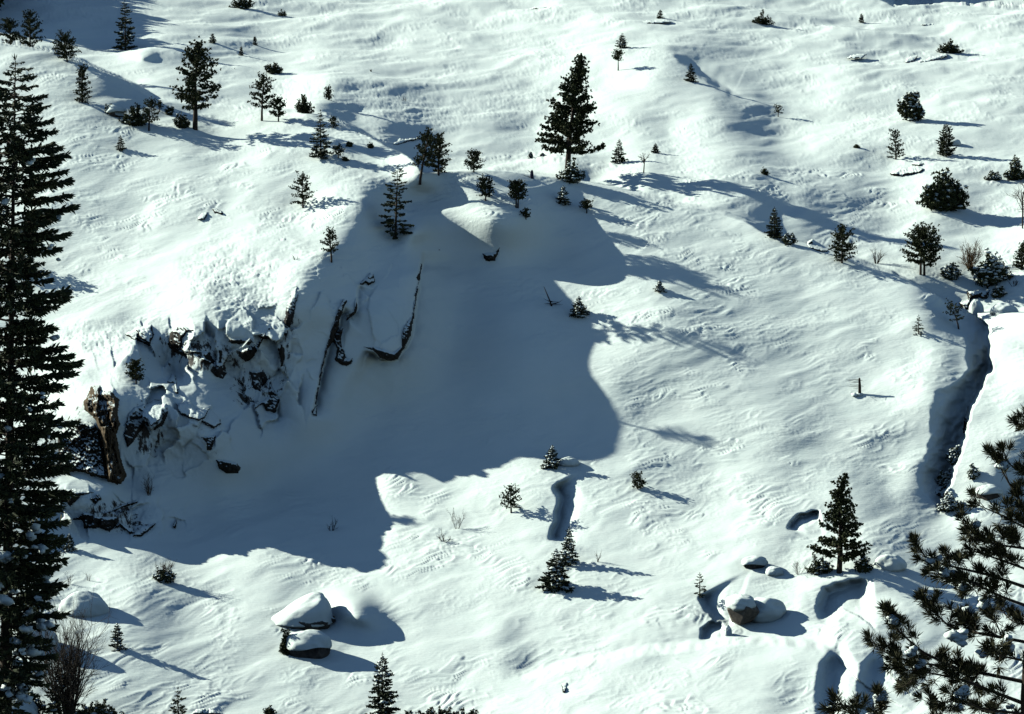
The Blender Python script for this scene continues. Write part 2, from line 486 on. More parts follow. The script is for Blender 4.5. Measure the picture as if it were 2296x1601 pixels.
def rock_color(nt, vec, dark=ROCK_D, light=ROCK_L, stretch=(1.6, 1.6, 0.35), scale=1.3):
    mp = node(nt, "ShaderNodeMapping")
    mp.inputs["Scale"].default_value = stretch
    nt.links.new(vec, mp.inputs["Vector"])
    n = noise(nt, scale, 6, 0.65, mp.outputs[0])
    return ramp(nt, n.outputs[0], [(0.35, dark), (0.55, tuple(0.5 * (a + c) for a, c in zip(dark, light))), (0.75, light)]), n

# snow-covered ground, with rock showing where the wind has plastered snow on steep faces
M_GROUND, nt, b = new_mat("snow_ground")
geo = node(nt, "ShaderNodeNewGeometry")
sc = snow_color(nt, geo.outputs["Position"])
rc, rn = rock_color(nt, geo.outputs["Position"])
at = node(nt, "ShaderNodeAttribute"); at.attribute_name = "rocky"
mp = node(nt, "ShaderNodeMapping"); mp.inputs["Scale"].default_value = (1.5, 1.5, 0.45)
nt.links.new(geo.outputs["Position"], mp.inputs["Vector"])
pn = noise(nt, 0.9, 5, 0.72, mp.outputs[0])
ma = node(nt, "ShaderNodeMath", operation='MULTIPLY_ADD')
nt.links.new(at.outputs["Fac"], ma.inputs[0]); ma.inputs[1].default_value = 0.39
nt.links.new(pn.outputs[0], ma.inputs[2])
th = ramp(nt, ma.outputs[0], [(0.86, (0, 0, 0)), (0.93, (1, 1, 1))])
gate = node(nt, "ShaderNodeMath", operation='GREATER_THAN'); gate.inputs[1].default_value = 0.02
nt.links.new(at.outputs["Fac"], gate.inputs[0])
mu = node(nt, "ShaderNodeMath", operation='MULTIPLY')
nt.links.new(th.outputs[0], mu.inputs[0]); nt.links.new(gate.outputs[0], mu.inputs[1])
mx = node(nt, "ShaderNodeMixRGB")
nt.links.new(mu.outputs[0], mx.inputs[0]); nt.links.new(sc.outputs[0], mx.inputs[1]); nt.links.new(rc.outputs[0], mx.inputs[2])
nt.links.new(mx.outputs[0], b.inputs["Base Color"])
b.inputs["Roughness"].default_value = 0.75
b.inputs["Specular IOR Level"].default_value = 0.15
snow_bump(nt, geo.outputs["Position"], b, 0.06, 0.5)

# ------------------------------------------------------------------ mesh helpers
COL = scene.collection

def mesh_from_arrays(name, verts, faces, smooth=True):
    """faces: int array (n,3) or (n,4)"""
    verts = np.asarray(verts, np.float32); faces = np.asarray(faces, np.int32)
    me = bpy.data.meshes.new(name)
    me.vertices.add(len(verts)); me.vertices.foreach_set("co", verts.ravel())
    k = faces.shape[1]
    me.loops.add(faces.size); me.loops.foreach_set("vertex_index", faces.ravel())
    me.polygons.add(len(faces))
    me.polygons.foreach_set("loop_start", np.arange(0, faces.size, k, dtype=np.int32))
    if smooth:
        me.polygons.foreach_set("use_smooth", np.ones(len(faces), bool))
    me.update(calc_edges=True)
    return me

def link(name, me, mat=None, parent=None):
    o = bpy.data.objects.new(name, me)
    COL.objects.link(o)
    if mat is not None and me is not None and not me.materials:
        me.materials.append(mat)
    if parent is not None:
        o.parent = parent
    return o

def tag(o, label=None, cat=None, group=None, kind=None):
    if label: o["label"] = label
    if cat: o["category"] = cat
    if group: o["group"] = group
    if kind: o["kind"] = kind
    return o

ii = (np.arange(nr - 1)[:, None] * nc + np.arange(nc - 1)[None, :]).ravel()
quads = np.stack([ii, ii + nc, ii + nc + 1, ii + 1], -1)
me = mesh_from_arrays("snow_slope", np.stack([Xa, Ya, Za], -1).reshape(-1, 3), quads)
attr = me.attributes.new("rocky", 'FLOAT', 'POINT')
attr.data.foreach_set("value", rock_a.ravel().astype(np.float32))
ground = link("snow_slope", me, M_GROUND)
tag(ground, kind="structure", label="snow-covered mountainside with a shaded bowl, gully and wind-carved drifts")
# ------------------------------------------------------------------ more materials
def simple_noise_mat(name, dark, light, scale, rough=0.8, stretch=(1, 1, 1), spec=0.2):
    m, nt, b = new_mat(name)
    geo = node(nt, "ShaderNodeNewGeometry")
    mp = node(nt, "ShaderNodeMapping"); mp.inputs["Scale"].default_value = stretch
    nt.links.new(geo.outputs["Position"], mp.inputs["Vector"])
    n = noise(nt, scale, 4, 0.6, mp.outputs[0])
    r = ramp(nt, n.outputs[0], [(0.3, dark), (0.7, light)])
    nt.links.new(r.outputs[0], b.inputs["Base Color"])
    b.inputs["Roughness"].default_value = rough
    b.inputs["Specular IOR Level"].default_value = spec
    return m

M_NEEDLE = simple_noise_mat("pine_needles", (0.019, 0.029, 0.012), (0.060, 0.072, 0.028), 1.5)
M_NEEDLE2 = simple_noise_mat("fir_needles", (0.016, 0.026, 0.014), (0.046, 0.060, 0.027), 1.5)
M_NEEDLE3 = simple_noise_mat("long_needles", (0.014, 0.018, 0.007), (0.046, 0.045, 0.018), 4.0)
M_DRY = simple_noise_mat("dry_twigs", (0.06, 0.040, 0.018), (0.13, 0.085, 0.035), 3.0)
M_BARK = simple_noise_mat("bark", (0.018, 0.014, 0.010), (0.055, 0.043, 0.032), 4.0, 0.9, (2, 2, 0.5))
M_TWIG = simple_noise_mat("grey_twigs", (0.022, 0.018, 0.013), (0.055, 0.046, 0.036), 3.0)
M_NAVY = simple_noise_mat("dark_blue_bark", (0.010, 0.012, 0.030), (0.020, 0.024, 0.05), 4.0)

M_SNOW, nt, b = new_mat("snow_load")
geo = node(nt, "ShaderNodeNewGeometry")
nt.links.new(snow_color(nt, geo.outputs["Position"]).outputs[0], b.inputs["Base Color"])
b.inputs["Roughness"].default_value = 0.75
b.inputs["Specular IOR Level"].default_value = 0.15
snow_bump(nt, geo.outputs["Position"], b, 0.05, 0.5)

def rock_mat(name, dark, light, snow_lo, snow_hi, stretch=(1.6, 1.6, 0.35), scale=1.6):
    """rock with snow lying on the faces that look up"""
    m, nt, b = new_mat(name)
    geo = node(nt, "ShaderNodeNewGeometry")
    rc, rn = rock_color(nt, geo.outputs["Position"], dark, light, stretch, scale)
    sc_ = snow_color(nt, geo.outputs["Position"])
    sep = node(nt, "ShaderNodeSeparateXYZ"); nt.links.new(geo.outputs["Normal"], sep.inputs[0])
    n2 = noise(nt, 1.4, 5, 0.7, geo.outputs["Position"])
    ad = node(nt, "ShaderNodeMath", operation='MULTIPLY_ADD')
    nt.links.new(n2.outputs[0], ad.inputs[0]); ad.inputs[1].default_value = 0.9; nt.links.new(sep.outputs[2], ad.inputs[2])
    hv = node(nt, "ShaderNodeMath", operation="MULTIPLY"); hv.inputs[1].default_value = 0.5
    nt.links.new(ad.outputs[0], hv.inputs[0])
    r = ramp(nt, hv.outputs[0], [(snow_lo * 0.5, (0, 0, 0)), (snow_hi * 0.5, (1, 1, 1))])
    mx = node(nt, "ShaderNodeMixRGB")
    nt.links.new(r.outputs[0], mx.inputs[0]); nt.links.new(rc.outputs[0], mx.inputs[1]); nt.links.new(sc_.outputs[0], mx.inputs[2])
    nt.links.new(mx.outputs[0], b.inputs["Base Color"])
    b.inputs["Roughness"].default_value = 0.9
    b.inputs["Specular IOR Level"].default_value = 0.1
    bp = node(nt, "ShaderNodeBump"); bp.inputs["Strength"].default_value = 0.8; bp.inputs["Distance"].default_value = 0.12
    nt.links.new(rn.outputs[0], bp.inputs["Height"]); nt.links.new(bp.outputs[0], b.inputs["Normal"])
    return m
M_ROCK = rock_mat("dark_rock", (0.012, 0.012, 0.010), (0.050, 0.046, 0.036), 1.06, 1.18)
M_ROCK_PLASTER = rock_mat("snow_plastered_rock", (0.016, 0.016, 0.015), (0.060, 0.058, 0.052), 0.72, 0.98)
M_ROCK_BROWN = rock_mat("brown_rock", (0.016, 0.012, 0.008), (0.150, 0.115, 0.066), 1.32, 1.42, (2.6, 2.6, 0.14), 1.1)
M_ROCK_FACE = simple_noise_mat("bare_rock", (0.06, 0.055, 0.045), (0.20, 0.18, 0.14), 3.0)
M_ROCK_GREY = rock_mat("grey_rock", (0.05, 0.048, 0.042), (0.16, 0.15, 0.125), 0.9, 0.99, (1, 1, 0.8), 2.0)

# ------------------------------------------------------------------ mesh builder
class MB:
    def __init__(self):
        self.v = []; self.f = []; self.n = 0
    def add(self, verts, faces):
        verts = np.asarray(verts, float).reshape(-1, 3); faces = np.asarray(faces, int)
        if faces.shape[1] == 4:
            faces = np.concatenate([faces[:, [0, 1, 2]], faces[:, [0, 2, 3]]])
        self.v.append(verts); self.f.append(faces + self.n); self.n += len(verts)
    def tube(self, path, radii, sides=5):
        path = np.asarray(path, float); n = len(path)
        radii = np.broadcast_to(np.asarray(radii, float), (n,))
        t = np.gradient(path, axis=0); t /= np.linalg.norm(t, axis=1)[:, None] + 1e-9
        ref = np.where(np.abs(t[:, 2:3]) > 0.9, [[1.0, 0, 0]], [[0, 0, 1.0]])
        a = np.cross(t, ref); a /= np.linalg.norm(a, axis=1)[:, None] + 1e-9
        b_ = np.cross(t, a)
        ang = np.arange(sides) * 2 * math.pi / sides
        ring = path[:, None] + radii[:, None, None] * (np.cos(ang)[None, :, None] * a[:, None] + np.sin(ang)[None, :, None] * b_[:, None])
        idx = np.arange(n * sides).reshape(n, sides)
        q = np.stack([idx[:-1], np.roll(idx[:-1], -1, 1), np.roll(idx[1:], -1, 1), idx[1:]], -1).reshape(-1, 4)
        self.add(ring.reshape(-1, 3), q)
        # cap the thin end
        self.add(np.vstack([ring[-1], path[-1:] + t[-1:] * radii[-1]]), [[i, (i + 1) % sides, sides] for i in range(sides)])
    def blades(self, base, dirs, length, width, rng):
        """flat kite-shaped leaves: base (n,3), unit dirs (n,3)"""
        base = np.asarray(base, float); dirs = np.asarray(dirs, float); n = len(base)
        if n == 0: return
        dirs = dirs / (np.linalg.norm(dirs, axis=1)[:, None] + 1e-9)
        r = rng.normal(size=(n, 3)); side = np.cross(dirs, r); side /= np.linalg.norm(side, axis=1)[:, None] + 1e-9
        L = np.broadcast_to(np.asarray(length, float), (n,))[:, None]; Wd = np.broadcast_to(np.asarray(width, float), (n,))[:, None]
        v = np.stack([base, base + dirs * L * 0.55 + side * Wd * 0.5, base + dirs * L, base + dirs * L * 0.55 - side * Wd * 0.5], 1)
        i = np.arange(n) * 4
        self.add(v.reshape(-1, 3), np.stack([i, i + 1, i + 2, i + 3], -1))
    def pads(self, cen, rx, ry, rz, rng):
        """small rounded snow lumps"""
        cen = np.asarray(cen, float); n = len(cen)
        if n == 0: return
        rings, seg = 4, 7
        th = np.linspace(0.12, math.pi - 0.25, rings); ph = np.arange(seg) * 2 * math.pi / seg
        S = np.stack([np.sin(th)[:, None] * np.cos(ph), np.sin(th)[:, None] * np.sin(ph), np.cos(th)[:, None] * np.ones(seg)], -1).reshape(-1, 3)
        S = np.vstack([S, [[0, 0, 1.0]], [[0, 0, -1.0]]])
        k = len(S)
        idx = np.arange(rings * seg).reshape(rings, seg)
        q = np.stack([idx[:-1], idx[1:], np.roll(idx[1:], -1, 1), np.roll(idx[:-1], -1, 1)], -1).reshape(-1, 4)
        tr = [[idx[0, j], idx[0, (j + 1) % seg], rings * seg] for j in range(seg)] + [[idx[-1, (j + 1) % seg], idx[-1, j], rings * seg + 1] for j in range(seg)]
        F3 = np.concatenate([q[:, [0, 1, 2]], q[:, [0, 2, 3]], np.array(tr)])
        rr = np.stack([np.broadcast_to(rx, (n,)), np.broadcast_to(ry, (n,)), np.broadcast_to(rz, (n,))], -1)
        wob = 1 + 0.22 * rng.normal(size=(n, k, 1))
        a = rng.rand(n) * 6.28
        loc = S[None] * rr[:, None] * wob
        x = loc[..., 0] * np.cos(a)[:, None] - loc[..., 1] * np.sin(a)[:, None]
        y = loc[..., 0] * np.sin(a)[:, None] + loc[..., 1] * np.cos(a)[:, None]
        v = np.stack([x, y, loc[..., 2]], -1) + cen[:, None]
        self.add(v.reshape(-1, 3), (F3[None] + (np.arange(n) * k)[:, None, None]).reshape(-1, 3))
    def build(self, name, mat, parent=None, smooth=True):
        if not self.v:
            return None
        me = mesh_from_arrays(name, np.vstack(self.v), np.vstack(self.f), smooth)
        return link(name, me, mat, parent)

def empty(name, loc):
    o = bpy.data.objects.new(name, None)
    COL.objects.link(o); o.location = loc
    o.empty_display_size = 0.5
    return o

def ground_at(u, v):
    """point on the snow surface seen at (u, v), with its fine relief"""
    i = int(np.clip(np.searchsorted(vrows, v), 0, len(vrows) - 1)); j = int(np.clip(np.searchsorted(ucols, u), 0, len(ucols) - 1))
    return np.array([X[i, j], Y[i, j], Z[i, j]]), DD[i, j]

# ------------------------------------------------------------------ trees
def pine_parts(rng, H, Wd, clear=0.25, dens=1.0, tuft=None, lean=0.0, shape="pine", trunk_r=None, snow=0.0, twin=False):
    wood, leaf, sn = MB(), MB(), MB()
    tuft = tuft or max(0.16, 0.030 * H + 0.06)
    r0 = trunk_r or H * 0.021 + 0.03
    stems = [(0.0, 0.0, 1.0)] + ([(0.10 * Wd, 0.02, 0.9)] if twin else [])
    for (ox, oy, hs) in stems:
        n = 9; t = np.linspace(-0.05, 1, n)
        bend = np.cumsum(rng.normal(0, 0.012, (n, 2)), 0) * H
        path = np.stack([ox + lean * np.clip(t, 0, 1) ** 1.2 + bend[:, 0] * np.clip(t, 0, 1), oy + bend[:, 1] * np.clip(t, 0, 1), t * H * hs], -1)
        wood.tube(path, r0 * (1 - 0.93 * np.clip(t, 0, 1)) + 0.012, 7)
        nl = int((20 + 30 * (1 - clear)) * dens ** 0.7 * (0.8 if twin else 1))
        cs, ds = [], []
        for k in range(nl):
            tt = clear + (0.985 - clear) * ((k + rng.rand()) / nl) ** 0.92
            q = (tt - clear) / (1 - clear)
            p0 = np.array([np.interp(tt, t, path[:, c]) for c in range(3)])
            if shape == "pine":
                prof = (0.80 + 0.75 * q) * (1 - q) ** 0.62 * (1.08 if q > 0.12 else 0.8)
            elif shape == "round":
                prof = math.sqrt(max(0.03, 1 - (2 * q - 0.85) ** 2 / 1.5))
            elif shape == "cone":
                prof = (1 - q) ** 0.85
            elif shape == "column":
                prof = 0.55 + 0.45 * (1 - q) if q < 0.9 else 0.35
            elif shape == "top":
                prof = math.sqrt(max(0.05, 1 - (1.6 * q - 0.7) ** 2))
            L = 0.56 * Wd * prof * rng.uniform(0.6, 1.12)
            L = max(L, tuft * 0.5)
            az_ = k * 2.399 + rng.normal(0, 0.5)
            el = math.radians(rng.uniform(-12, 18) + 42 * q ** 2)
            d = np.array([math.cos(az_) * math.cos(el), math.sin(az_) * math.cos(el), math.sin(el)])
            s = np.linspace(0, 1, 4)
            up = rng.uniform(0.0, 0.28) * L
            lp = p0 + d * L * s[:, None] + np.array([0, 0, 1.0]) * (up * s ** 2)[:, None]
            wood.tube(lp, np.linspace(max(0.012, 0.16 * r0 + 0.006), 0.008, 4), 3)
            m = max(2, int(L / (tuft * 0.55)))
            ss = np.linspace(0.28 if q < 0.85 else 0.1, 1.0, m)
            rep_ = 1 + rng.poisson(1.1 * dens, m).clip(0, 4)
            s2 = np.repeat(ss, rep_)
            c = lp[0] + (lp[-1] - lp[0]) * s2[:, None] + np.array([0, 0, 1.0]) * (up * (s2 * s2 - s2))[:, None]
            c = c + rng.normal(size=c.shape) * np.array([1, 1, 0.6]) * (tuft * 0.75 * (0.35 + 0.65 * s2))[:, None]
            cs.append(c); ds.append(np.repeat(d[None], len(c), 0))
        c = np.vstack(cs); dd = np.vstack(ds); nb = 11
        c2 = np.repeat(c, nb, 0)
        dirs = rng.normal(size=c2.shape) + 0.55 * np.repeat(dd, nb, 0) + np.array([0, 0, 0.45])
        leaf.blades(c2 - dirs * tuft * 0.1, dirs, tuft * rng.uniform(0.55, 1.0, len(c2)), tuft * 0.46, rng)
        if snow:
            k2 = rng.rand(len(c)) < snow
            sn.pads(c[k2] + np.array([0, 0, tuft * 0.35]), tuft * 0.6, tuft * 0.45, tuft * 0.28, rng)
        # crown tip
        c = path[-1]
        dirs = rng.normal(size=(14, 3)) * 0.5 + np.array([0, 0, 1.0])
        leaf.blades(np.repeat(c[None], 14, 0), dirs, tuft * rng.uniform(0.6, 1.1, 14), tuft * 0.35, rng)
    return wood, leaf, sn

def fir_parts(rng, H, Wd, snow=0.3, layers=None, lean=0.0, power=0.8, base=0.03, per=6, sparse=1.0, fine=1.0, droop=0.22, col=None, lw=1.0):
    wood, leaf, sn = MB(), MB(), MB()
    layers = layers or int(11 + H * 1.5)
    n = 8; t = np.linspace(-0.05, 1, n); tc = np.clip(t, 0, 1)
    path = np.stack([lean * tc, 0 * t, t * H], -1)
    r0 = min(H * 0.016 + 0.03, 0.34)
    wood.tube(path, r0 * (1 - 0.97 * tc) + 0.008, 7)
    for k in range(layers):
        tt = base + (1.0 - base) * (k + 0.3 * rng.rand()) / layers
        rad = 0.5 * Wd * ((1 - tt) ** power if col is None else float(np.interp(tt, col[0], col[1])))
        c0 = np.array([lean * tt, 0, tt * H])
        nb = max(3, int(round(per * sparse)))
        a0 = rng.rand() * 6.28
        for j in range(nb):
            if rng.rand() > sparse + 0.25: continue
            L = rad * rng.uniform(0.5, 1.18) + 0.05
            az_ = a0 + j * 2 * math.pi / nb + rng.normal(0, 0.35)
            tj = np.clip(tt + rng.uniform(-0.55, 0.55) * 0.97 / layers, 0.01, 0.996)
            c0 = np.array([lean * tj, 0, tj * H])
            h = np.array([math.cos(az_), math.sin(az_), 0.0])
            s = np.linspace(0, 1, 5)
            dz = L * ((0.10 + 0.35 * tt) * s - droop * 2.0 * s ** 2 + droop * 1.25 * s ** 3)
            bp = c0 + h * (L * s)[:, None] + np.array([0, 0, 1.0]) * dz[:, None]
            wood.tube(bp, np.linspace(0.012 + 0.012 * L, 0.006, 5), 3)
            per_m = 5.5 * fine
            m = max(4, int(L * per_m) + 2)
            ss = np.sqrt(np.linspace(0.06, 1.0, m))
            side = np.array([-h[1], h[0], 0])
            pts = np.stack([np.interp(ss, s, bp[:, c]) for c in range(3)], -1)
            for sg in (-1, 1):
                jit = rng.normal(0, 0.16, (m, 3))
                dirs = h * (0.75 + 0.4 * ss)[:, None] + side * sg * (1.05 - 0.55 * ss)[:, None] + np.array([0, 0, -0.16]) + jit
                ln = (0.16 * L + 0.30 * L * (1 - ss) + 0.06) * rng.uniform(0.7, 1.2, m)
                ln = np.minimum(ln, 0.75 / max(fine, 0.6) ** 0.5)
                leaf.blades(pts, dirs, ln, (ln * 0.42 + 0.03) * lw, rng)
                # small needle sprays on top so that the branch is not paper flat
                d2 = dirs + rng.normal(0, 0.35, (m, 3)) + np.array([0, 0, 0.35])
                leaf.blades(pts + dirs * (ln * 0.3)[:, None], d2, ln * 0.75, (ln * 0.32 + 0.02) * lw, rng)
                d3 = dirs + rng.normal(0, 0.35, (m, 3)) + np.array([0, 0, -0.45])
                leaf.blades(pts + dirs * (ln * 0.25)[:, None], d3, ln * 0.7, (ln * 0.32 + 0.02) * lw, rng)
            if snow and rng.rand() < snow:
                q = rng.uniform(0.4, 0.85)
                c = np.array([np.interp(q, s, bp[:, cc]) for cc in range(3)])
                sn.pads([c + np.array([0, 0, 0.04 + 0.03 * L])], 0.20 * L + 0.05, 0.15 * L + 0.04, 0.07 * L + 0.03, rng)
                if rng.rand() < 0.5:
                    sn.pads([c * 0.6 + bp[1] * 0.4 + np.array([0, 0, 0.05])], 0.14 * L + 0.04, 0.11 * L + 0.03, 0.06 * L + 0.02, rng)
    dirs = rng.normal(size=(10, 3)) * 0.35 + np.array([0, 0, 1.0])
    leaf.blades(np.repeat(path[-1:], 10, 0), dirs, min(0.05 * H, 0.35) * rng.uniform(0.4, 1, 10) + 0.05, 0.05, rng)
    return wood, leaf, sn

def bush_parts(rng, H, Wd, snow=0.2, tuft=None, dens=1.0, tilt=0.0):
    wood, leaf, sn = MB(), MB(), MB()
    tuft = tuft or max(0.18, 0.11 * max(H, Wd * 0.5))
    n = int(26 * dens * max(1.0, (Wd / H) ** 0.5))
    cs, ds = [], []
    for k in range(n):
        az_ = k * 2.399; rr = math.sqrt((k + 0.5) / n)
        ex = 0.5 * Wd * rr * math.cos(az_) * rng.uniform(0.7, 1.2); ey = 0.35 * Wd * rr * math.sin(az_)
        top = H * math.sqrt(max(0.06, 1 - rr * rr * 0.9)) * rng.uniform(0.35, 1.12) * (1 + 0.25 * math.sin(2 * az_ + n))
        p0 = np.array([ex * 0.25, ey * 0.25, -0.1]); p1 = np.array([ex * 0.8, ey * 0.8, top * 0.6]); p2 = np.array([ex + tilt * top, ey, top])
        s = np.linspace(0, 1, 5)[:, None]
        path = (1 - s) ** 2 * p0 + 2 * s * (1 - s) * p1 + s * s * p2
        wood.tube(path, np.linspace(0.03, 0.01, 5), 3)
        s_ = np.repeat(np.linspace(0.2, 1, max(3, int(np.linalg.norm(p2 - p0) / (tuft * 0.6)))), 2)[:, None]
        c = (1 - s_) ** 2 * p0 + 2 * s_ * (1 - s_) * p1 + s_ * s_ * p2 + rng.normal(size=(len(s_), 3)) * tuft * 0.5
        cs.append(c); ds.append(np.repeat([[0.2 * np.sign(ex), 0, 0.7]], len(c), 0))
    c = np.vstack(cs); nb = 10; c2 = np.repeat(c, nb, 0)
    dirs = rng.normal(size=c2.shape) + np.repeat(np.vstack(ds), nb, 0)
    leaf.blades(c2, dirs, tuft * rng.uniform(0.6, 1.1, len(c2)), tuft * 0.42, rng)
    if snow:
        k2 = rng.rand(len(c)) < snow * 0.6
        sn.pads(c[k2] + np.array([0, 0, tuft * 0.45]), tuft * rng.uniform(0.5, 1.1, k2.sum()), tuft * 0.6, tuft * 0.3, rng)
    return wood, leaf, sn

def bare_parts(rng, H, Wd, stems=5, r0=0.03, depth_=3, spread=0.5, kids=4, upright=0.6, trunk=False):
    wood = MB()
    def grow_(p, d, L, r, lev):
        s = np.linspace(0, 1, 5)
        bend = rng.normal(0, 0.10, 3) * L
        path = p + d * (L * s)[:, None] + bend * (s ** 2)[:, None] + np.array([0, 0, 0.12 * upright * L]) * (s ** 2)[:, None]
        wood.tube(path, np.linspace(r, max(r * 0.45, 0.005), 5), 4 if lev == depth_ else 3)
        if lev == 0: return
        for _ in range(kids):
            q = rng.uniform(0.3, 1.0)
            c = np.array([np.interp(q, s, path[:, k]) for k in range(3)])
            nd = d + rng.normal(0, spread, 3) + np.array([0, 0, 0.25 * upright])
            nd /= np.linalg.norm(nd)
            grow_(c, nd, L * rng.uniform(0.35, 0.62), max(r * 0.5, 0.005), lev - 1)
    for k in range(stems):
        a = rng.rand() * 6.28
        w = (0.5 * Wd / H) * rng.uniform(0.1, 1.0) if not trunk else 0.05
        d = np.array([math.cos(a) * w, math.sin(a) * w * 0.7, 1.0]); d /= np.linalg.norm(d)
        grow_(np.array([math.cos(a) * 0.08, math.sin(a) * 0.08, -0.15]) * (0 if trunk else 1), d, H * rng.uniform(0.45, 0.75), r0 * rng.uniform(0.7, 1.1), depth_)
    return wood

_seed = [100]
def put(kind, u, v, top, width, label, group=None, name=None, cat=None, lean=0, dist=None, **kw):
    """a tree or shrub whose foot is at (u, v), whose tip reaches up to row `top`, `width` wide (survey units)"""
    _seed[0] += 1
    rng = np.random.RandomState(_seed[0])
    if dist is None:
        p, D = ground_at(u, v)
    else:
        D = dist; p = P(u, v, D)
    k = D / F
    H = (v - top) * k; Wd = width * k; ln = lean * k
    sn = None; leaf = None
    if kind == "pine":
        wood, leaf, sn = pine_parts(rng, H, Wd, lean=ln, **kw); nm, ct, lm = "pine_tree", "tree", M_NEEDLE
    elif kind == "fir":
        wood, leaf, sn = fir_parts(rng, H, Wd, lean=ln, **kw); nm, ct, lm = "fir_tree", "tree", M_NEEDLE2
    elif kind == "bush":
        wood, leaf, sn = bush_parts(rng, H, Wd, **kw); nm, ct, lm = "evergreen_shrub", "shrub", M_NEEDLE
    elif kind == "bare":
        wood = bare_parts(rng, H, Wd, **kw); nm, ct = "bare_shrub", "shrub"
    nm = name or nm; ct = cat or ct
    o = empty(nm, p - np.array([0, 0, 0.06]))
    tag(o, label, ct, group)
    if kind == "bare":
        wood.build("branches", M_DRY if name == "dry_shrub" else M_TWIG, o)
    else:
        wood.build("trunk" if kind != "bush" else "stems", M_BARK, o)
        cr = leaf.build("crown" if kind != "bush" else "foliage", lm, o, smooth=False)
        if sn.v:
            tag(sn.build("snow_load", M_SNOW, cr), kind="stuff")
    return o

# ------------------------------------------------------------------ rocks
def in_poly(u, v, poly):
    p = np.asarray(poly, float); ins = np.zeros(np.shape(u), bool)
    j = len(p) - 1
    for i in range(len(p)):
        xi, yi = p[i]; xj, yj = p[j]
        c = ((yi > v) != (yj > v)) & (u < (xj - xi) * (v - yi) / (yj - yi + 1e-12) + xi)
        ins ^= c; j = i
    return ins

def rock(poly, label, proud=0.5, step=2.0, mat=None, name="rock_outcrop", cat="rock", edge=7.0, seed=None, group=None, columns=False, dist=None):
    """an outcrop standing out of the snow: closed solid, its face broken into facets"""
    _seed[0] += 1
    sd_ = seed or _seed[0]
    p = np.asarray(poly, float)
    us = np.arange(p[:, 0].min() - step, p[:, 0].max() + 2 * step, step); vs = np.arange(p[:, 1].min() - step, p[:, 1].max() + 2 * step, step)
    gu, gv = np.meshgrid(us, vs)
    wu = gu + 2.2 * fbm(gu / 14.0, gv / 14.0, 3, sd_); wv = gv + 2.2 * fbm(gu / 14.0, gv / 14.0, 3, sd_ + 9)
    ins = in_poly(wu, wv, p)
    cell = ins[:-1, :-1] | ins[1:, :-1] | ins[:-1, 1:] | ins[1:, 1:]
    if not cell.any(): return None
    sdist, _ = seg_dist(gu, gv, np.vstack([p, p[:1]]))
    d = np.where(ins, np.abs(sdist), 0)
    base = depth_raw(gu, gv) if dist is None else np.full(gu.shape, float(dist))
    k = base.mean() / F
    # facets: the nearest of several tilted planes
    rng = np.random.RandomState(sd_)
    nf = 10 + int(len(us) * len(vs) / 300)
    fc = np.stack([rng.uniform(us[0], us[-1], nf), rng.uniform(vs[0], vs[-1], nf)], -1)
    fo = rng.uniform(0.0, 1.0, nf); ft = rng.normal(0, 0.022, (nf, 2))
    sx = 1.0; sy = 0.45 if columns else 0.8
    dist2 = ((gu[..., None] - fc[:, 0] + 4 * perlin(gu / 9, gv / 9, sd_)[..., None]) * sx) ** 2 + ((gv[..., None] - fc[:, 1]) * sy) ** 2
    ni = dist2.argmin(-1)
    fac = fo[ni] + ft[ni, 0] * (gu - fc[ni, 0]) + ft[ni, 1] * (gv - fc[ni, 1])
    fine = 0.25 * fbm(gu / 5.0, gv / (18.0 if columns else 5.0), 3, sd_ + 3)
    out = sstep(0, edge, d) * proud * (0.55 + 0.6 * fac + fine)
    front = np.where(ins, base - 0.05 - out, base + 0.35)
    back = base + 0.9
    id_ = -np.ones(gu.shape, int)
    used = np.zeros(gu.shape, bool)
    used[:-1, :-1] |= cell; used[1:, :-1] |= cell; used[:-1, 1:] |= cell; used[1:, 1:] |= cell
    n = used.sum(); id_[used] = np.arange(n)
    vf = P(gu[used], gv[used], front[used]); vb = P(gu[used], gv[used], back[used])
    a, b_, c, e = id_[:-1, :-1][cell], id_[1:, :-1][cell], id_[1:, 1:][cell], id_[:-1, 1:][cell]
    qf = np.stack([a, b_, c, e], -1); qb = np.stack([a, e, c, b_], -1) + n
    edges = {}
    for q in qf:
        for i in range(4):
            x, y = int(q[i]), int(q[(i + 1) % 4])
            if (y, x) in edges: del edges[(y, x)]
            else: edges[(x, y)] = 1
    qs = np.array([[y, x, x + n, y + n] for (x, y) in edges])
    cen = vf.mean(0)
    m = MB(); m.add(np.vstack([vf, vb]) - cen, np.vstack([qf, qb, qs]))
    o = m.build(name, mat or M_ROCK, None, smooth=False)
    o.location = cen
    tag(o, label, cat, group)
    return o

def lump_mesh(rng_seed, rx, ry, rz, nu=40, nv=24, rough=0.12, squash=0.0, power=2.4):
    th = np.linspace(0, math.pi, nv); ph = np.linspace(0, 2 * math.pi, nu, endpoint=False)
    T, PH = np.meshgrid(th, ph, indexing="ij")
    def sp(x): return np.sign(x) * np.abs(x) ** (2 / power)
    x = sp(np.sin(T)) * sp(np.cos(PH)); y = sp(np.sin(T)) * sp(np.sin(PH)); z = sp(np.cos(T))
    nse = fbm(x * 1.3 + 3, y * 1.3 + z * 0.9, 4, rng_seed) + 0.6 * fbm(z * 1.5, x * 1.1 - y, 3, rng_seed + 4)
    s = 1 + rough * nse
    return np.stack([x * rx * s, y * ry * s, z * rz * s], -1), nu, nv

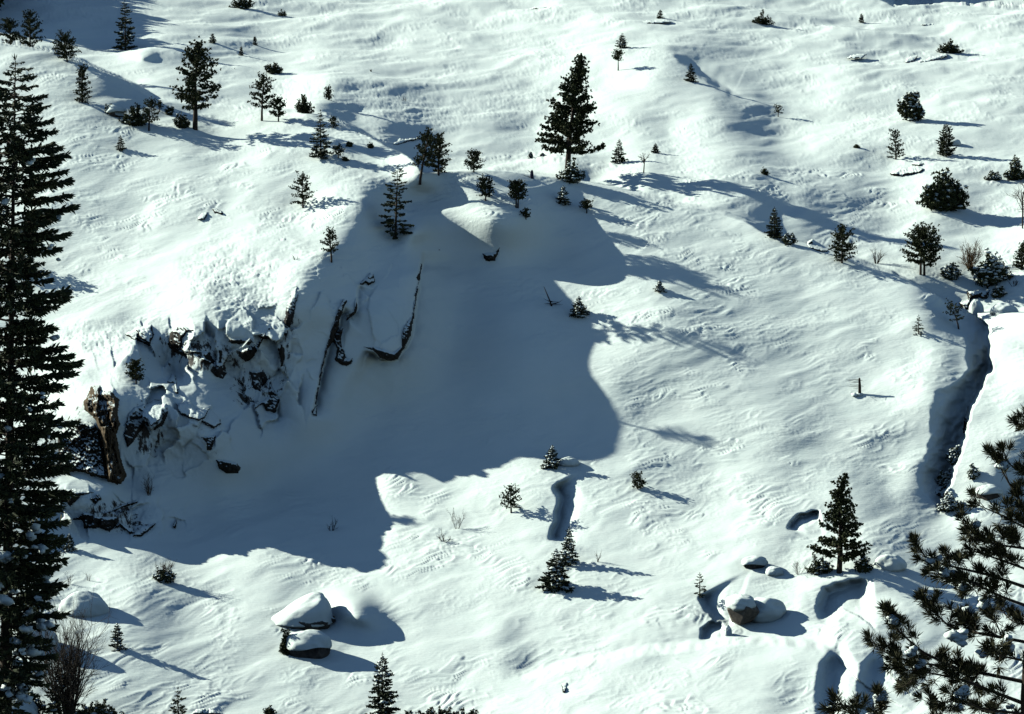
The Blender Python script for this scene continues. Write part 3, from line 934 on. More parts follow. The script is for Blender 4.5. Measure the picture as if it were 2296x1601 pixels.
def lump(mb, cen, rx, ry, rz, seed, rough=0.12, power=2.4, zmin=None, nu=40, nv=24):
    V, nu, nv = lump_mesh(seed, rx, ry, rz, nu, nv, rough, 0, power)
    if zmin is not None:
        V[..., 2] = np.maximum(V[..., 2], zmin + 0.05 * V[..., 2])
    idx = np.arange(nv * nu).reshape(nv, nu)
    q = np.stack([idx[:-1], idx[1:], np.roll(idx[1:], -1, 1), np.roll(idx[:-1], -1, 1)], -1).reshape(-1, 4)
    mb.add(V.reshape(-1, 3) + np.asarray(cen), q)

def boulder(u, v, wpx, hpx, label, cap=0.6, deep=0.8, mat=None, seed=None, group=None, rough=0.14, capx=1.06, shift=0.0, name="snow_covered_boulder"):
    """a boulder with its foot at (u, v) and a thick cap of snow"""
    _seed[0] += 1
    s = seed or _seed[0]
    p, D = ground_at(u, v); k = D / F
    rx, rz = 0.5 * wpx * k, hpx * k
    o = empty(name, p)
    tag(o, label, "boulder", group)
    full = cap > 0.88
    import bmesh
    rr_ = np.random.RandomState(s)
    bm = bmesh.new()
    for _ in range(26):   # angular block: hull of scattered points
        d = rr_.normal(size=3); d /= np.linalg.norm(d)
        bm.verts.new((d[0] * rx * (0.6 if full else 0.98), 0.1 * rx + d[1] * rx * deep * (0.5 if full else 0.9), rz * 0.15 + d[2] * rz * (0.5 if full else 0.78)))
    bmesh.ops.convex_hull(bm, input=bm.verts)
    bmesh.ops.delete(bm, geom=[v_ for v_ in bm.verts if not v_.link_faces], context='VERTS')
    bmesh.ops.bevel(bm, geom=list(bm.edges), offset=0.035, segments=1, affect='EDGES')
    me = bpy.data.meshes.new("rock"); bm.to_mesh(me); bm.free()
    link("rock", me, mat or M_ROCK_GREY, o)
    V, nu, nv = lump_mesh(s + 3, 1, 1, 1, 44, 26, rough * 0.7, 0, 2.0)
    zc = V[..., 2]
    if full:   # drift-smoothed cover reaching the ground
        V = np.stack([V[..., 0] * rx * capx, V[..., 1] * rx * deep, np.where(zc > 0, zc * rz, zc * 0.5 * rz)], -1)
    else:      # a hood on the upper part, uneven along its lower edge
        zz = np.maximum(zc, -0.10 + 0.12 * np.sin(3 * np.arctan2(V[..., 1], V[..., 0]) + s))
        V = np.stack([V[..., 0] * rx * capx + shift * rx, V[..., 1] * rx * deep * 1.02, rz * (1 - cap * 0.8) + zz * rz * cap * 0.8], -1)
    idx = np.arange(nv * nu).reshape(nv, nu)
    q = np.stack([idx[:-1], idx[1:], np.roll(idx[1:], -1, 1), np.roll(idx[:-1], -1, 1)], -1).reshape(-1, 4)
    m = MB(); m.add(V.reshape(-1, 3), q)
    m.build("snow_cap", M_SNOW, o)
    return o
# ------------------------------------------------------------------ rocks and boulders
DARK = dict(proud=0.45)
rock([(280,750),(302,735),(342,724),(346,755),(335,779),(322,773),(308,764)], "dark wedge of rock at the outer end of the cliff band under the sunlit snowfield", 0.5)
rock([(383,741),(396,727),(416,728),(425,735),(447,741),(421,747),(411,759),(407,780),(420,788),(423,796),(403,796),(378,781),(376,762)], "black hook-shaped rock face in the middle of the upper cliff band", 0.6)
rock([(424,783),(450,784),(451,794),(424,794)], "small dark rock strip touching the black hook-shaped rock face", 0.35)
rock([(452,788),(470,785),(482,812),(470,818),(450,812)], "grey-black triangular rock below the upper cliff band", 0.35)
rock([(491,782),(499,782),(498,815),(488,817)], "narrow upright dark rock fin below the upper cliff band", 0.35)
rock([(508,762),(530,758),(556,759),(571,766),(556,774),(521,771)], "flat dark rock ledge under plastered snow beside the inner buttress corner", 0.35)
rock([(535,788),(556,779),(573,770),(602,727),(619,738),(604,743),(586,773),(566,804),(552,813),(537,800)], "dark slanting rock edge with brown patch at the inner buttress corner", 0.5)
rock([(770,670),(778,673),(768,699),(757,735),(746,761),(737,781),(727,805),(722,834),(717,864),(713,864),(719,826),(731,775),(744,733),(758,692)], "long thin black rock crack running down the shaded slab", 0.35, step=1.6, edge=2.5)
rock([(716,866),(713,884),(709,906),(705,906),(709,884),(712,866)], "hair-thin dark rock line continuing below the long black crack", 0.25, step=1.4, edge=1.5)
rock([(740,757),(764,731),(772,735),(766,756),(768,778),(776,803),(791,803),(788,816),(775,822),(760,816),(750,807),(754,782)], "dark brown rock block wedged beside the pale ice-like slab", 0.6)
rock([(921,612),(943,610),(945,626),(939,636),(929,622)], "small brown rock notch high on the right edge of the shaded slab", 0.5)
rock([(943,590),(947,591),(944,612),(940,636),(935,664),(929,695),(928,716),(923,713),(926,690),(931,662),(936,636)], "thin dark rock edge down the shaded slab between notch and hanging lip", 0.3, step=1.6, edge=2)
rock([(811,777),(838,776),(867,784),(882,790),(900,775),(901,746),(908,728),(924,706),(928,713),(922,744),(920,760),(890,804),(876,810),(858,806),(840,789)], "hanging dark rock lip along the foot of the shaded slab", 0.6)
rock([(804,637),(818,624),(829,610),(837,613),(841,633),(826,640),(820,634),(812,640)], "knobbly dark rock cluster near the top of the shaded slab", 0.4, edge=4)
rock([(797,665),(802,695),(793,707),(782,716),(776,723),(775,715),(792,697),(795,676)], "crooked dark rock seam above the pale ice-like slab", 0.3, step=1.6, edge=2.5)
rock([(697,922),(711,904),(709,933),(701,931)], "small black rock at the very foot of the shaded slab", 0.4)
rock([(566,917),(581,903),(600,889),(604,836),(610,866),(628,896),(618,924),(597,922),(588,908)], "ragged black rocks at the foot of the buttress beside drifted snow", 0.5)
rock([(480,812),(500,812),(512,835),(500,852),(482,845),(470,830)], "snow-dusted dark rock patch below the upright fin", 0.3, mat=M_ROCK_PLASTER)
rock([(560,832),(590,826),(600,850),(585,880),(565,870)], "mottled grey rock patch above the ragged black buttress rocks", 0.3, mat=M_ROCK_PLASTER)
rock([(640,690),(652,660),(664,640),(668,660),(660,700),(648,740),(640,760),(634,730)], "dark streaked rock rib on the flank of the sunlit buttress", 0.3, mat=M_ROCK_PLASTER)
rock([(626,770),(636,766),(640,800),(632,830),(624,812)], "slim dark rock streak low on the buttress flank", 0.25)
rock([(205,866),(222,866),(226,878),(248,877),(267,896),(264,927),(270,953),(261,973),(267,1004),(275,1043),(285,1066),(271,1086),(240,1080),(233,1030),(225,979),(214,942),(190,919),(185,901),(201,883)], "tall brown fluted rock pillar beside the foreground fir", 2.1, mat=M_ROCK_BROWN, columns=True, name="fluted_outcrop", edge=9)
rock([(128,975),(150,955),(176,942),(212,951),(222,962),(227,984),(235,1025),(240,1074),(207,1068),(178,1058),(130,1058)], "broad black rock wall between brown pillar and foreground fir", 1.3)
rock([(377,857),(388,838),(395,856),(400,883),(393,881),(391,859)], "small dark leaning stone on the snow bench above the brown pillar", 0.35, edge=3)
rock([(285,930),(300,915),(325,905),(345,900),(372,905),(378,925),(365,955),(345,965),(325,950),(300,990),(285,1005),(276,975)], "snow-plastered grey cliff face next to the brown pillar", 0.3, mat=M_ROCK_PLASTER)
rock([(395,905),(425,902),(440,920),(470,915),(490,935),(496,950),(478,960),(450,945),(420,935),(405,930)], "scattered dark rock patch under the snow ridge beyond the brown pillar", 0.25, mat=M_ROCK_PLASTER)
rock([(484,1030),(500,1029),(530,1036),(541,1050),(535,1061),(510,1063),(490,1053)], "rounded dark rock underside poking from smooth shaded snow", 0.6)
rock([(452,980),(484,975),(481,988),(474,1010),(463,1010),(460,988)], "small dark rock with a snow notch above the rounded rock underside", 0.35, edge=3)
rock([(148,1098),(170,1096),(212,1104),(183,1111),(158,1136),(148,1125)], "dark rock under the bright snow ledge, nearest the foreground fir", 0.4)
rock([(202,1119),(220,1105),(229,1118),(214,1128)], "small rock knob just below the bright snow ledge", 0.35, edge=3)
rock([(240,1150),(274,1131),(305,1122),(310,1127),(279,1138),(248,1149)], "long slanting dark rock split under the bright snow ledge", 0.3, step=1.6, edge=3)
rock([(158,1166),(191,1147),(222,1158),(262,1158),(267,1171),(246,1194),(222,1184),(186,1187),(184,1166)], "largest dark rock in the broken band below the snow ledge", 0.5)
rock([(247,1190),(269,1170),(302,1193),(292,1197),(269,1180)], "arched dark rock next to the largest rock of the broken band", 0.35, edge=3)
rock([(296,1203),(316,1180),(350,1174),(318,1203)], "low dark rock at the outer end of the broken band", 0.35, edge=3)
rock([(387,1180),(395,1163),(396,1175),(392,1183)], "tiny upright dark stone alone on shaded snow past the broken band", 0.3, step=1.4, edge=2)
rock([(1080,567),(1110,565),(1120,553),(1111,586),(1087,587)], "dark rock notch on the lip of the shaded bowl", 0.5)
rock([(981,558),(987,557),(989,564),(982,563)], "tiny dark stone dot in the shaded upper bowl", 0.2, step=1.4, edge=2)
rock([(1993,392),(2015,378),(2060,373),(2077,380),(2060,389),(2020,395)], "long flat dark rock slab on the open far slope", 0.9, edge=4)
rock([(2042,369),(2060,363),(2077,367),(2060,373)], "small flat rock just above the long flat slab", 0.5, step=1.6, edge=3)
rock([(2061,58),(2075,50),(2085,52),(2095,58)], "little pointed dark rock high on the far slope", 0.8, step=1.6, edge=2)
rock([(2126,52),(2142,44),(2170,46),(2183,53),(2160,55)], "low dark rock hump at the top of the far slope", 0.9, step=1.6, edge=2)
rock([(1928,84),(1945,75),(1962,73),(1961,83)], "dark rock chip below the small tree near the far skyline", 0.6, step=1.6, edge=2)
rock([(2029,139),(2034,129),(2054,125),(2046,138)], "blocky rock lump beside a thin ledge on the far slope", 0.6, step=1.6, edge=2)
rock([(2058,139),(2085,131),(2120,120),(2124,123),(2090,136),(2060,142)], "thin dark rock ledge running up towards the spreading shrub", 0.5, step=1.6, edge=2)
rock([(1899,131),(1915,123),(1942,121),(1930,131)], "flat crusted rock edge in open snow left of the blocky lump", 0.5, step=1.6, edge=2)
rock([(2220,140),(2250,128),(2300,126),(2300,133),(2250,140),(2235,151)], "layered rock ledge at the far edge of the upper slope", 0.7, step=1.6, edge=3)
rock([(472,465),(485,467),(501,477),(497,481),(480,477)], "small dark rock sticking out of the sunlit snowfield", 0.4, step=1.6, edge=2)
rock([(441,494),(452,476),(468,477),(458,492)], "pale frosted stone next to the small dark rock on the snowfield", 0.4, mat=M_ROCK_GREY, step=1.6, edge=2)
rock([(876,323),(895,313),(937,310),(915,318),(888,328)], "dark undercut ledge on the far slope behind the leaning pine pair", 0.6, step=1.6, edge=3)
rock([(1418,54),(1440,48),(1500,46),(1504,49),(1450,54),(1424,57)], "thin dark rock band high on the far slope above the two stacked small trees", 0.7, step=1.6, edge=2)
rock([(1188,21),(1200,17),(1232,18),(1236,21)], "dark sliver of rock near the top edge above the tall pine", 0.6, step=1.6, edge=2)
rock([(1258,1531),(1274,1526),(1271,1540),(1267,1555),(1260,1555)], "small black rock in a melt hole on the lower mound", 0.5, edge=3)
rock([(2168,651),(2219,650),(2214,671),(2203,674),(2195,668),(2178,671),(2173,695),(2159,703),(2148,677),(2168,673)], "black rock cave mouth at the head of the gully", 0.7)
rock([(2160,938),(2166,930),(2170,944),(2164,968),(2158,975)], "dark rock strip on the gully wall under the sunlit bank", 0.4, edge=3)
rock([(2095,1095),(2112,1085),(2130,1092),(2132,1106),(2112,1116),(2098,1108)], "dark frosted rock pile in the foot of the gully", 0.5, mat=M_ROCK_GREY)
rock([(1806,545),(1820,535),(1840,550),(1855,562),(1835,560),(1815,553)], "shaded rock behind the dome rim between two small pines", 0.8, edge=3)
rock([(424,1603),(440,1588),(470,1585),(510,1603)], "snowy rock cut off by the bottom edge beside a small fir", 0.6, mat=M_ROCK_GREY, edge=4)

# big snow-capped boulder on the apron
def big_boulder():
    p, D = ground_at(690, 1404)
    o = empty("snow_covered_boulder", p)
    tag(o, "largest boulder on the open apron, under a smooth dome of snow", "boulder")
    m = MB(); lump(m, (-0.1, 0.4, 0.35), 2.3, 1.7, 0.95, 501, 0.2, 2.0); m.build("rock", M_ROCK_GREY, o)
    # snow dome: long sunlit back on the left, steep blunt end on the right
    V, nu, nv = lump_mesh(503, 1, 1, 1, 72, 44, 0.05, 0, 2.1)
    x, y, z = V[..., 0], V[..., 1], V[..., 2]
    prof = np.where(x < 0.45, 0.30 + 0.70 * np.clip((x + 1.0) / 1.45, 0, 1) ** 0.8, 1.0)
    xx_ = np.where(x > 0.3, 0.3 + (x - 0.3) * 0.62, x)
    V = np.stack([xx_ * 3.1 - 0.1, y * 2.3 + 0.9, np.where(z > 0, z * 2.75 * prof, z * 0.35) + 0.25], -1)
    idx = np.arange(nv * nu).reshape(nv, nu)
    q = np.stack([idx[:-1], idx[1:], np.roll(idx[1:], -1, 1), np.roll(idx[:-1], -1, 1)], -1).reshape(-1, 4)
    m = MB(); m.add(V.reshape(-1, 3), q); m.build("snow_cap", M_SNOW, o)
    return o
big_boulder()
boulder(690, 1466, 110, 52, "lower boulder with a snow hood and dark hollow, in front of the largest boulder", 0.80, 0.7, seed=520, capx=0.98)
# faceted boulder with bare rock face, in its wind hollow
def faceted_boulder():
    import bmesh
    p, D = ground_at(1660, 1398)
    org = P(1660, 1398, D)
    o = empty("boulder", org); tag(o, "faceted grey boulder with a bare pointed face in a wind-scooped hollow", "boulder")
    px = [(1629,1366,-1.0),(1655,1350,-1.3),(1677,1362,-2.0),(1703,1371,-0.9),(1690,1386,-0.9),(1658,1402,-1.3),(1640,1389,-1.0),(1633,1352,-0.4),(1690,1350,-0.4),
          (1640,1345,1.2),(1690,1345,1.4),(1700,1390,1.2),(1640,1395,1.2)]
    bm = bmesh.new()
    for u, v, d in px: bm.verts.new(Vector(P(u, v, D + d) - org))
    bmesh.ops.convex_hull(bm, input=bm.verts)
    bmesh.ops.bevel(bm, geom=list(bm.edges), offset=0.05, segments=1, affect='EDGES')
    me = bpy.data.meshes.new("rock"); bm.to_mesh(me); bm.free()
    link("rock", me, M_ROCK_FACE, o)
    m = MB(); lump(m, P(1660, 1352, D - 0.5) - org, 1.28, 1.5, 0.75, 541, 0.12, 2.1); m.build("snow_cap", M_SNOW, o)
    m = MB(); lump(m, P(1712, 1370, D + 0.8) - org, 1.9, 1.6, 1.15, 543, 0.12, 2.0); m.build("snow_skirt", M_SNOW, o)
faceted_boulder()
boulder(258, 258, 44, 24, "snow-capped boulder with a shrub growing beside it on the dome rim", 0.8, 0.8, seed=558)
boulder(2187, 702, 34, 34, "round snowball-like boulder in front of the black cave mouth", 0.95, 0.9, seed=561, capx=1.0)
boulder(1994, 1273, 72, 30, "smooth snow-buried boulder between the lone apron pine and foreground branches", 0.95, 0.7, seed=563, capx=1.0)
boulder(1690, 1272, 56, 26, "small snow-capped rock with shaded underside on the lower apron", 0.8, 0.7, seed=566)
boulder(1735, 1285, 40, 16, "low snow lump beside the small snow-capped rock of the lower apron", 0.9, 0.7, seed=568)
boulder(1630, 1426, 18, 22, "little snow stub standing below the faceted boulder", 0.95, 0.8, seed=571, capx=1.0)
boulder(1275, 1042, 46, 16, "flat snow pillow next to the snowy fir at the shadow edge", 0.95, 0.6, seed=573, capx=1.0)
boulder(186, 1362, 104, 44, "snow-covered shrubby mound beside the foot of the foreground fir", 0.92, 0.7, seed=575, mat=M_ROCK)
boulder(70, 1440, 110, 60, "brushy snow-laden mound right under the foreground fir", 0.92, 0.7, seed=577, mat=M_ROCK)
boulder(30, 1620, 110, 70, "snowy boulder at the bottom corner below the bare bush", 0.85, 0.8, seed=579)
boulder(2215, 1110, 60, 26, "snow-covered rock on the right bank below the small frosted shrub", 0.85, 0.7, seed=583)
boulder(2250, 702, 60, 22, "smooth snow hump on the bank beside the cave mouth", 0.95, 0.8, seed=585, capx=1.0)
boulder(2135, 325, 36, 12, "low rock-cored snow hump by the far fan-shaped tree", 0.9, 0.8, seed=587)

# ------------------------------------------------------------------ trees and shrubs
# the tall pine and its neighbours
put("pine", 1270, 392, 126, 134, "tallest pine in the open, dense dark crown above a bare trunk", lean=20, clear=0.17, dens=3.2, tuft=0.34, trunk_r=0.34, shape="cone")
put("bush", 1279, 409, 368, 62, "snow-laden evergreen shrub hugging the foot of the tallest pine", snow=0.35)
put("fir", 1261, 455, 414, 34, "small snowy fir directly below the tallest pine", snow=0.45)
put("pine", 1315, 479, 451, 30, "little round-crowned pine on the dome rim below the tallest pine", clear=0.4, shape="round", dens=0.6)
put("pine", 1155, 466, 407, 42, "twin-trunked small pine on the dome rim", clear=0.35, shape="round", dens=0.9, twin=True)
put("pine", 1177, 492, 469, 22, "tiny pine below the twin-trunked pine at the shadow edge", clear=0.2, dens=0.5)
put("pine", 1088, 450, 400, 40, "rounded young pine on the rim above the shaded bowl", clear=0.2, shape="round", dens=1.0)
put("pine", 1061, 386, 341, 38, "compact young pine with low crown behind the dome rim", clear=0.12, shape="round", dens=1.0)
put("fir", 1386, 361, 309, 36, "narrow dark fir on the flat beside the bare sapling", snow=0.12)
put("fir", 1468, 339, 317, 18, "very small fir on the far slope near the bare sapling", snow=0.1)
put("bare", 1442, 386, 332, 28, "bare leafless sapling with a thin trunk standing in the tall pine's shadow", name="bare_sapling", cat="tree", stems=1, trunk=True, r0=0.11, kids=6, spread=0.6)
put("fir", 1188, 351, 336, 13, "tiny frosted cone-shaped fir near a pointed snow hump", snow=0.7)
put("fir", 1215, 348, 339, 14, "half-buried fir tip just beside the tiny frosted cone", snow=0.6)
put("bush", 1713, 397, 387, 14, "speck of shrub at the tip of the tall pine's shadow", snow=0.1)

# leaning pair on the rim and the slope left of it
put("pine", 939, 412, 297, 62, "leaning pine with a slanting bare trunk on the rim of the shaded bowl", lean=17, clear=0.3, dens=1.0)
put("pine", 981, 395, 305, 56, "upright pine standing close behind the leaning pine", clear=0.05, dens=1.2, lean=-2)
put("fir", 884, 537, 378, 66, "thin sparse conifer in the shade on top of the buttress", snow=0.0, sparse=0.75, power=0.35, base=0.02, layers=17, per=6, lean=6)
put("pine", 678, 466, 396, 52, "open-crowned small pine alone on the sunlit snowfield", clear=0.12, dens=0.75, shape="round")
put("fir", 718, 353, 249, 54, "dark pointed fir with snowless tiers on the dome crest", snow=0.1, layers=13, per=8)
put("pine", 746, 288, 264, 18, "small pine tucked behind the dark pointed fir", clear=0.05, dens=0.6)
put("pine", 757, 358, 331, 26, "wispy knee-high pine just right of the dark pointed fir", clear=0.3, dens=0.4, shape="round")
put("bush", 772, 362, 355, 11, "dot-like shrub beside the wispy knee-high pine", snow=0.0)
put("bush", 781, 334, 325, 10, "lone dot-like seedling behind the dome crest", snow=0.0)
put("bush", 831, 334, 326, 10, "tiny shrub tip on the rim towards the leaning pine", snow=0.0)
put("pine", 736, 222, 193, 20, "small dark pine on top of the snow mound", clear=0.05, dens=0.8)
put("bush", 680, 257, 224, 42, "dense dark shrub against the snow mound", snow=0.03)
put("pine", 624, 273, 225, 44, "bushy flat-topped pine next to the dense dark shrub", clear=0.25, shape="top", dens=1.0)
put("pine", 586, 273, 177, 52, "slender pine with an open crown beside the flat-topped one", clear=0.3, shape="round", dens=0.9)
put("bush", 614, 166, 140, 44, "low dark shrub sprawled over a log on the far slope", snow=0.1, tilt=-0.3)
put("pine", 436, 292, 103, 108, "large pine with clumped needles on the left crest", lean=6, clear=0.22, dens=1.5, tuft=0.33, trunk_r=0.30)
put("bush", 408, 288, 255, 38, "shrub at the foot of the large clumped pine", snow=0.1)
put("pine", 333, 296, 228, 40, "small crooked pine in front of a dark thicket", clear=0.3, dens=0.8, shape="round")
put("bush", 303, 282, 240, 62, "dark thicket between the crooked pine and the snow-capped boulder", snow=0.08)
put("bush", 250, 256, 231, 34, "small shrub growing over the snow-capped rim boulder", snow=0.2)
put("pine", 358, 250, 225, 18, "thin see-through sapling behind the crooked pine", clear=0.3, dens=0.35)
put("bush", 378, 253, 234, 20, "round little shrub between the sapling and the large clumped pine", snow=0.05)
put("fir", 268, 332, 300, 22, "lone sapling with a thin shadow on the left snowfield", snow=0.1, sparse=0.8)
put("pine", 184, 228, 146, 38, "upright bushy young conifer beside a shaded snow bank", clear=0.0, shape="column", dens=1.2)
put("pine", 150, 139, 86, 54, "wind-bent spreading pine just over the left rim", clear=0.15, shape="top", dens=1.3, lean=-10)
put("pine", 67, 104, 25, 58, "pine with a clumpy top on the left rim, taller of two", clear=0.0, dens=1.1)
put("pine", 22, 97, 43, 42, "shorter round pine on the left rim beside the taller one", clear=0.1, shape="round", dens=1.1)
put("fir", 280, 102, -6, 48, "narrow tall conifer with a skirted base on the far slope", snow=0.12, power=0.45, layers=14, per=8)
put("fir", 475, 102, 81, 18, "tiny fir on the far slope left of two dark specks", snow=0.1)
put("fir", 540, 127, 106, 11, "tiny upright seedling, lowest of three on the far slope", snow=0.1)
put("fir", 571, 104, 84, 11, "tiny upright seedling, rightmost of three on the far slope", snow=0.1)
put("bush", 543, 18, -6, 54, "dark shrub clump cut off by the top edge", snow=0.1)
put("bush", 631, 33, 22, 18, "small shrub at the end of a hill shadow near the top edge", snow=0.1)
put("bare", 523, 160, 153, 10, "twig sticking out of sunny snow on the far slope", stems=3, r0=0.04, depth_=1)
put("bare", 833, 158, 147, 8, "short stump-like twig on the far slope", stems=2, r0=0.10, depth_=1)
put("bare", 905, 224, 210, 16, "sparse dry twigs on the crusted far slope", stems=4, r0=0.03, depth_=2)

# far slope, right half
put("pine", 1384, 156, 114, 28, "umbrella-crowned small tree on a bare stem", clear=0.55, shape="top", dens=0.9)
put("fir", 1393, 112, 79, 30, "small conifer just above the umbrella-crowned tree", snow=0.1)
put("fir", 1547, 181, 141, 26, "dark little fir at a shaded drop in the far slope", snow=0.0, per=8)
put("fir", 1479, 35, 15, 16, "single little tree near a dark rock band at the top", snow=0.1)
put("bush", 1708, 55, 31, 48, "dark spiky shrub high on the far slope", snow=0.05)
put("fir", 1929, 41, 21, 14, "lone little tree near the far shaded skyline", snow=0.1)
put("bush", 2128, 116, 88, 54, "spreading dark shrub among rock ledges on the far slope", snow=0.15)
put("pine", 1743, 263, 239, 20, "pale wispy sapling casting a long thin shadow", clear=0.4, dens=0.35, shape="round", snow=0.2)
put("bush", 2043, 274, 216, 64, "snow-dusted mound-shaped conifer on the open far slope", snow=0.35, dens=1.4)
put("pine", 2008, 353, 288, 40, "open small pine with separate tiers below the mound-shaped conifer", clear=0.05, dens=0.7, shape="column")
put("fir", 2119, 347, 277, 42, "fan-shaped upright dark conifer beside the open tiered pine", snow=0.05, power=0.5, droop=-0.25, per=7)
put("bush", 2270, 401, 357, 60, "dark snow-patched shrub at the right edge of the far slope", snow=0.2)
put("bush", 2225, 404, 388, 40, "low trailing shrub reaching out from the dark edge shrub", snow=0.3)
put("bush", 2113, 472, 400, 106, "broad dense shrub with a big blue shadow", snow=0.12, dens=2.2, tuft=0.42)
put("bare", 1887, 402, 394, 14, "tiny tuft of twigs on the smooth far hump", stems=4, r0=0.03, depth_=1)
put("bush", 1918, 337, 331, 8, "tiny dark shrub tip alone on the far slope", snow=0.0)
put("fir", 1735, 529, 463, 40, "pointed dark fir on the rim of the dome", snow=0.02, per=9, layers=16)
put("bush", 1767, 543, 517, 30, "snow-covered shrub next to the pointed rim fir", snow=0.5)
put("pine", 1886, 581, 499, 62, "bushy pine standing on the rim midway to the gully", clear=0.08, dens=1.3)
put("pine", 2062, 611, 509, 86, "broad twin-trunked pine near the head of the gully", clear=0.22, dens=1.2, twin=True, shape="round")
put("bare", 1962, 585, 548, 44, "grey leafless brush on the rim between the two bigger pines", stems=9, r0=0.04, depth_=2)
put("bare", 2175, 596, 532, 112, "wide rust-brown leafless thicket above the gully", name="dry_shrub", stems=26, r0=0.05, depth_=2, kids=5)
put("bush", 2130, 620, 580, 44, "snow-plastered shrub between twin-trunked pine and brown thicket", snow=0.6)
put("bush", 2218, 632, 566, 84, "large snow-plastered shrub in front of the brown thicket", snow=0.6, dens=1.2)
put("pine", 2288, 600, 540, 40, "conifer cut off by the right edge above the snowy bank", clear=0.0, dens=1.2)
put("bare", 2290, 506, 408, 40, "bare spindly tree at the right edge behind the edge conifer", name="bare_sapling", cat="tree", stems=2, trunk=True, r0=0.08, kids=6, spread=0.7)
put("bush", 2236, 665, 640, 30, "small shrub on the sunny bank above the cave mouth", snow=0.3)
put("bare", 2272, 640, 618, 40, "dry brush tips on the bank crest near the right edge", stems=7, r0=0.03, depth_=2)
put("fir", 2058, 751, 709, 27, "solitary little tree with a straight thin shadow near the gully", snow=0.0, sparse=0.7, layers=9)
put("pine", 2148, 735, 678, 46, "straggly shrub with forked stems on the gully rim", clear=0.35, dens=0.35, lean=-14, shape="top", name="straggly_shrub", cat="shrub")
put("fir", 1476, 655, 631, 24, "snow-wrapped little fir cone on the sunlit dome", snow=1.0)
put("fir", 1296, 704, 661, 42, "snow-capped fir cone at the edge of the bowl's shade", snow=0.6, per=8)
put("bare", 1962, 1240, 1238, 4, "single stub of twig in snow by the apron pine", stems=1, r0=0.03, depth_=0)

# lower half
put("fir", 1238, 1049, 1001, 42, "snow-hooded fir standing on the lower edge of the bowl's shade", snow=0.7, per=8)
put("pine", 1429, 1098, 1064, 36, "knee-high pine with a ragged shadow on the open apron", clear=0.1, dens=0.6, shape="round")
put("pine", 1145, 1152, 1097, 46, "small branchy pine beside the wind-cut drift", clear=0.2, dens=0.6, shape="round")
put("fir", 1274, 1264, 1182, 48, "snowy fir behind, farther of the overlapping apron pair", snow=0.45, per=7)
put("fir", 1245, 1321, 1232, 78, "snow-loaded fir in front, nearer of the overlapping apron pair", snow=0.5, per=8)
put("bare", 1336, 1260, 1227, 22, "forked bare twig beside the overlapping fir pair", stems=3, r0=0.03, depth_=2)
put("fir", 1568, 1336, 1284, 34, "dead grey sapling with thin bare rungs above the faceted boulder", snow=0.0, sparse=0.5, layers=12, fine=0.4, name="dead_sapling")
put("pine", 1880, 1284, 1062, 114, "lone tall pine on the lower apron with a cone crown", clear=0.12, dens=1.9, tuft=0.30, shape="cone", trunk_r=0.26, lean=6)
put("bush", 1838, 1284, 1250, 60, "brush at the foot of the lone apron pine", snow=0.3)
put("bush", 1935, 1282, 1248, 46, "dark shrub growing against the lone apron pine", snow=0.15)
put("bare", 1790, 1285, 1245, 50, "thin dry stems left of the lone apron pine", stems=6, r0=0.025, depth_=2)
put("fir", 857, 1640, 1470, 74, "snow-flecked conifer rising from the bottom edge", snow=0.25, power=0.6, layers=22, per=8)
put("fir", 398, 1634, 1540, 64, "small tiered fir at the bottom edge", snow=0.05, layers=9, per=7)
put("fir", 262, 1445, 1387, 32, "small snow-clumped fir with a beaded shadow", snow=0.4, power=0.5)
put("pine", 305, 856, 807, 40, "small round pine on the snow bench above the brown pillar", clear=0.2, shape="round", dens=1.0)
put("pine", 742, 586, 516, 38, "drooping stunted pine at the sunlit edge of the buttress", clear=0.3, shape="top", dens=0.7, lean=-2)
put("bare", 660, 572, 556, 26, "low dead branch lying on the buttress brow", stems=4, r0=0.04, depth_=1, upright=-0.3)
put("bare", 333, 1107, 1062, 28, "brown twiggy shrub at the end of the bright snow ledge", name="dry_shrub", stems=14, r0=0.025, depth_=2)
put("bare", 366, 1302, 1245, 62, "grey twiggy shrub with dark heart on the apron", stems=14, r0=0.03, depth_=2)
put("bush", 368, 1304, 1274, 52, "dark evergreen clump at the heart of the twiggy apron shrub", snow=0.3)
put("bare", 1024, 1187, 1138, 56, "delicate bare shrub on sunlit apron below the bowl", stems=6, r0=0.022, depth_=2)
put("bare", 994, 1214, 1178, 70, "flattened dead branches lying on the sunny apron", stems=7, r0=0.035, depth_=2, upright=-0.6, spread=0.8)
put("bare", 743, 1190, 1160, 40, "few dark twigs in the blue shade of the lower bowl", stems=5, r0=0.035, depth_=2)
put("bush", 640, 1466, 1420, 26, "dark twiggy shrub tucked against the lower boulder", snow=0.05)
put("bush", 603, 1606, 1592, 20, "dark conifer tip barely showing at the bottom edge", snow=0.1)
for i, (uu_, lb_) in enumerate([(905, "first dark conifer top of the row at the bottom edge, beside the snow-flecked conifer"), (950, "second dark conifer top of the bottom edge row"),
        (1000, "third dark conifer top of the bottom edge row"), (1045, "last dark conifer top of the row, towards the lower mound")]):
    put("bush", uu_, 1625, 1592 - 3 * (i % 2), 58, lb_, group="conifer tops along the bottom edge", snow=0.12)
put("bush", 220, 1618, 1575, 120, "dark low evergreens under the big bare bush", snow=0.15)
put("bush", 60, 1600, 1535, 90, "snowy evergreen clump in the bottom corner", snow=0.35)
put("bare", 150, 1640, 1408, 200, "big leafless bush in the bottom corner, many thin curved stems", stems=40, r0=0.085, depth_=3, kids=4, upright=0.9)
put("fir", 132, 1640, 1490, 90, "young dark conifer inside the big leafless bush", snow=0.15)
put("bush", 2181, 1069, 1045, 22, "frosted shrub with a small shadow on the right bank", snow=0.6)
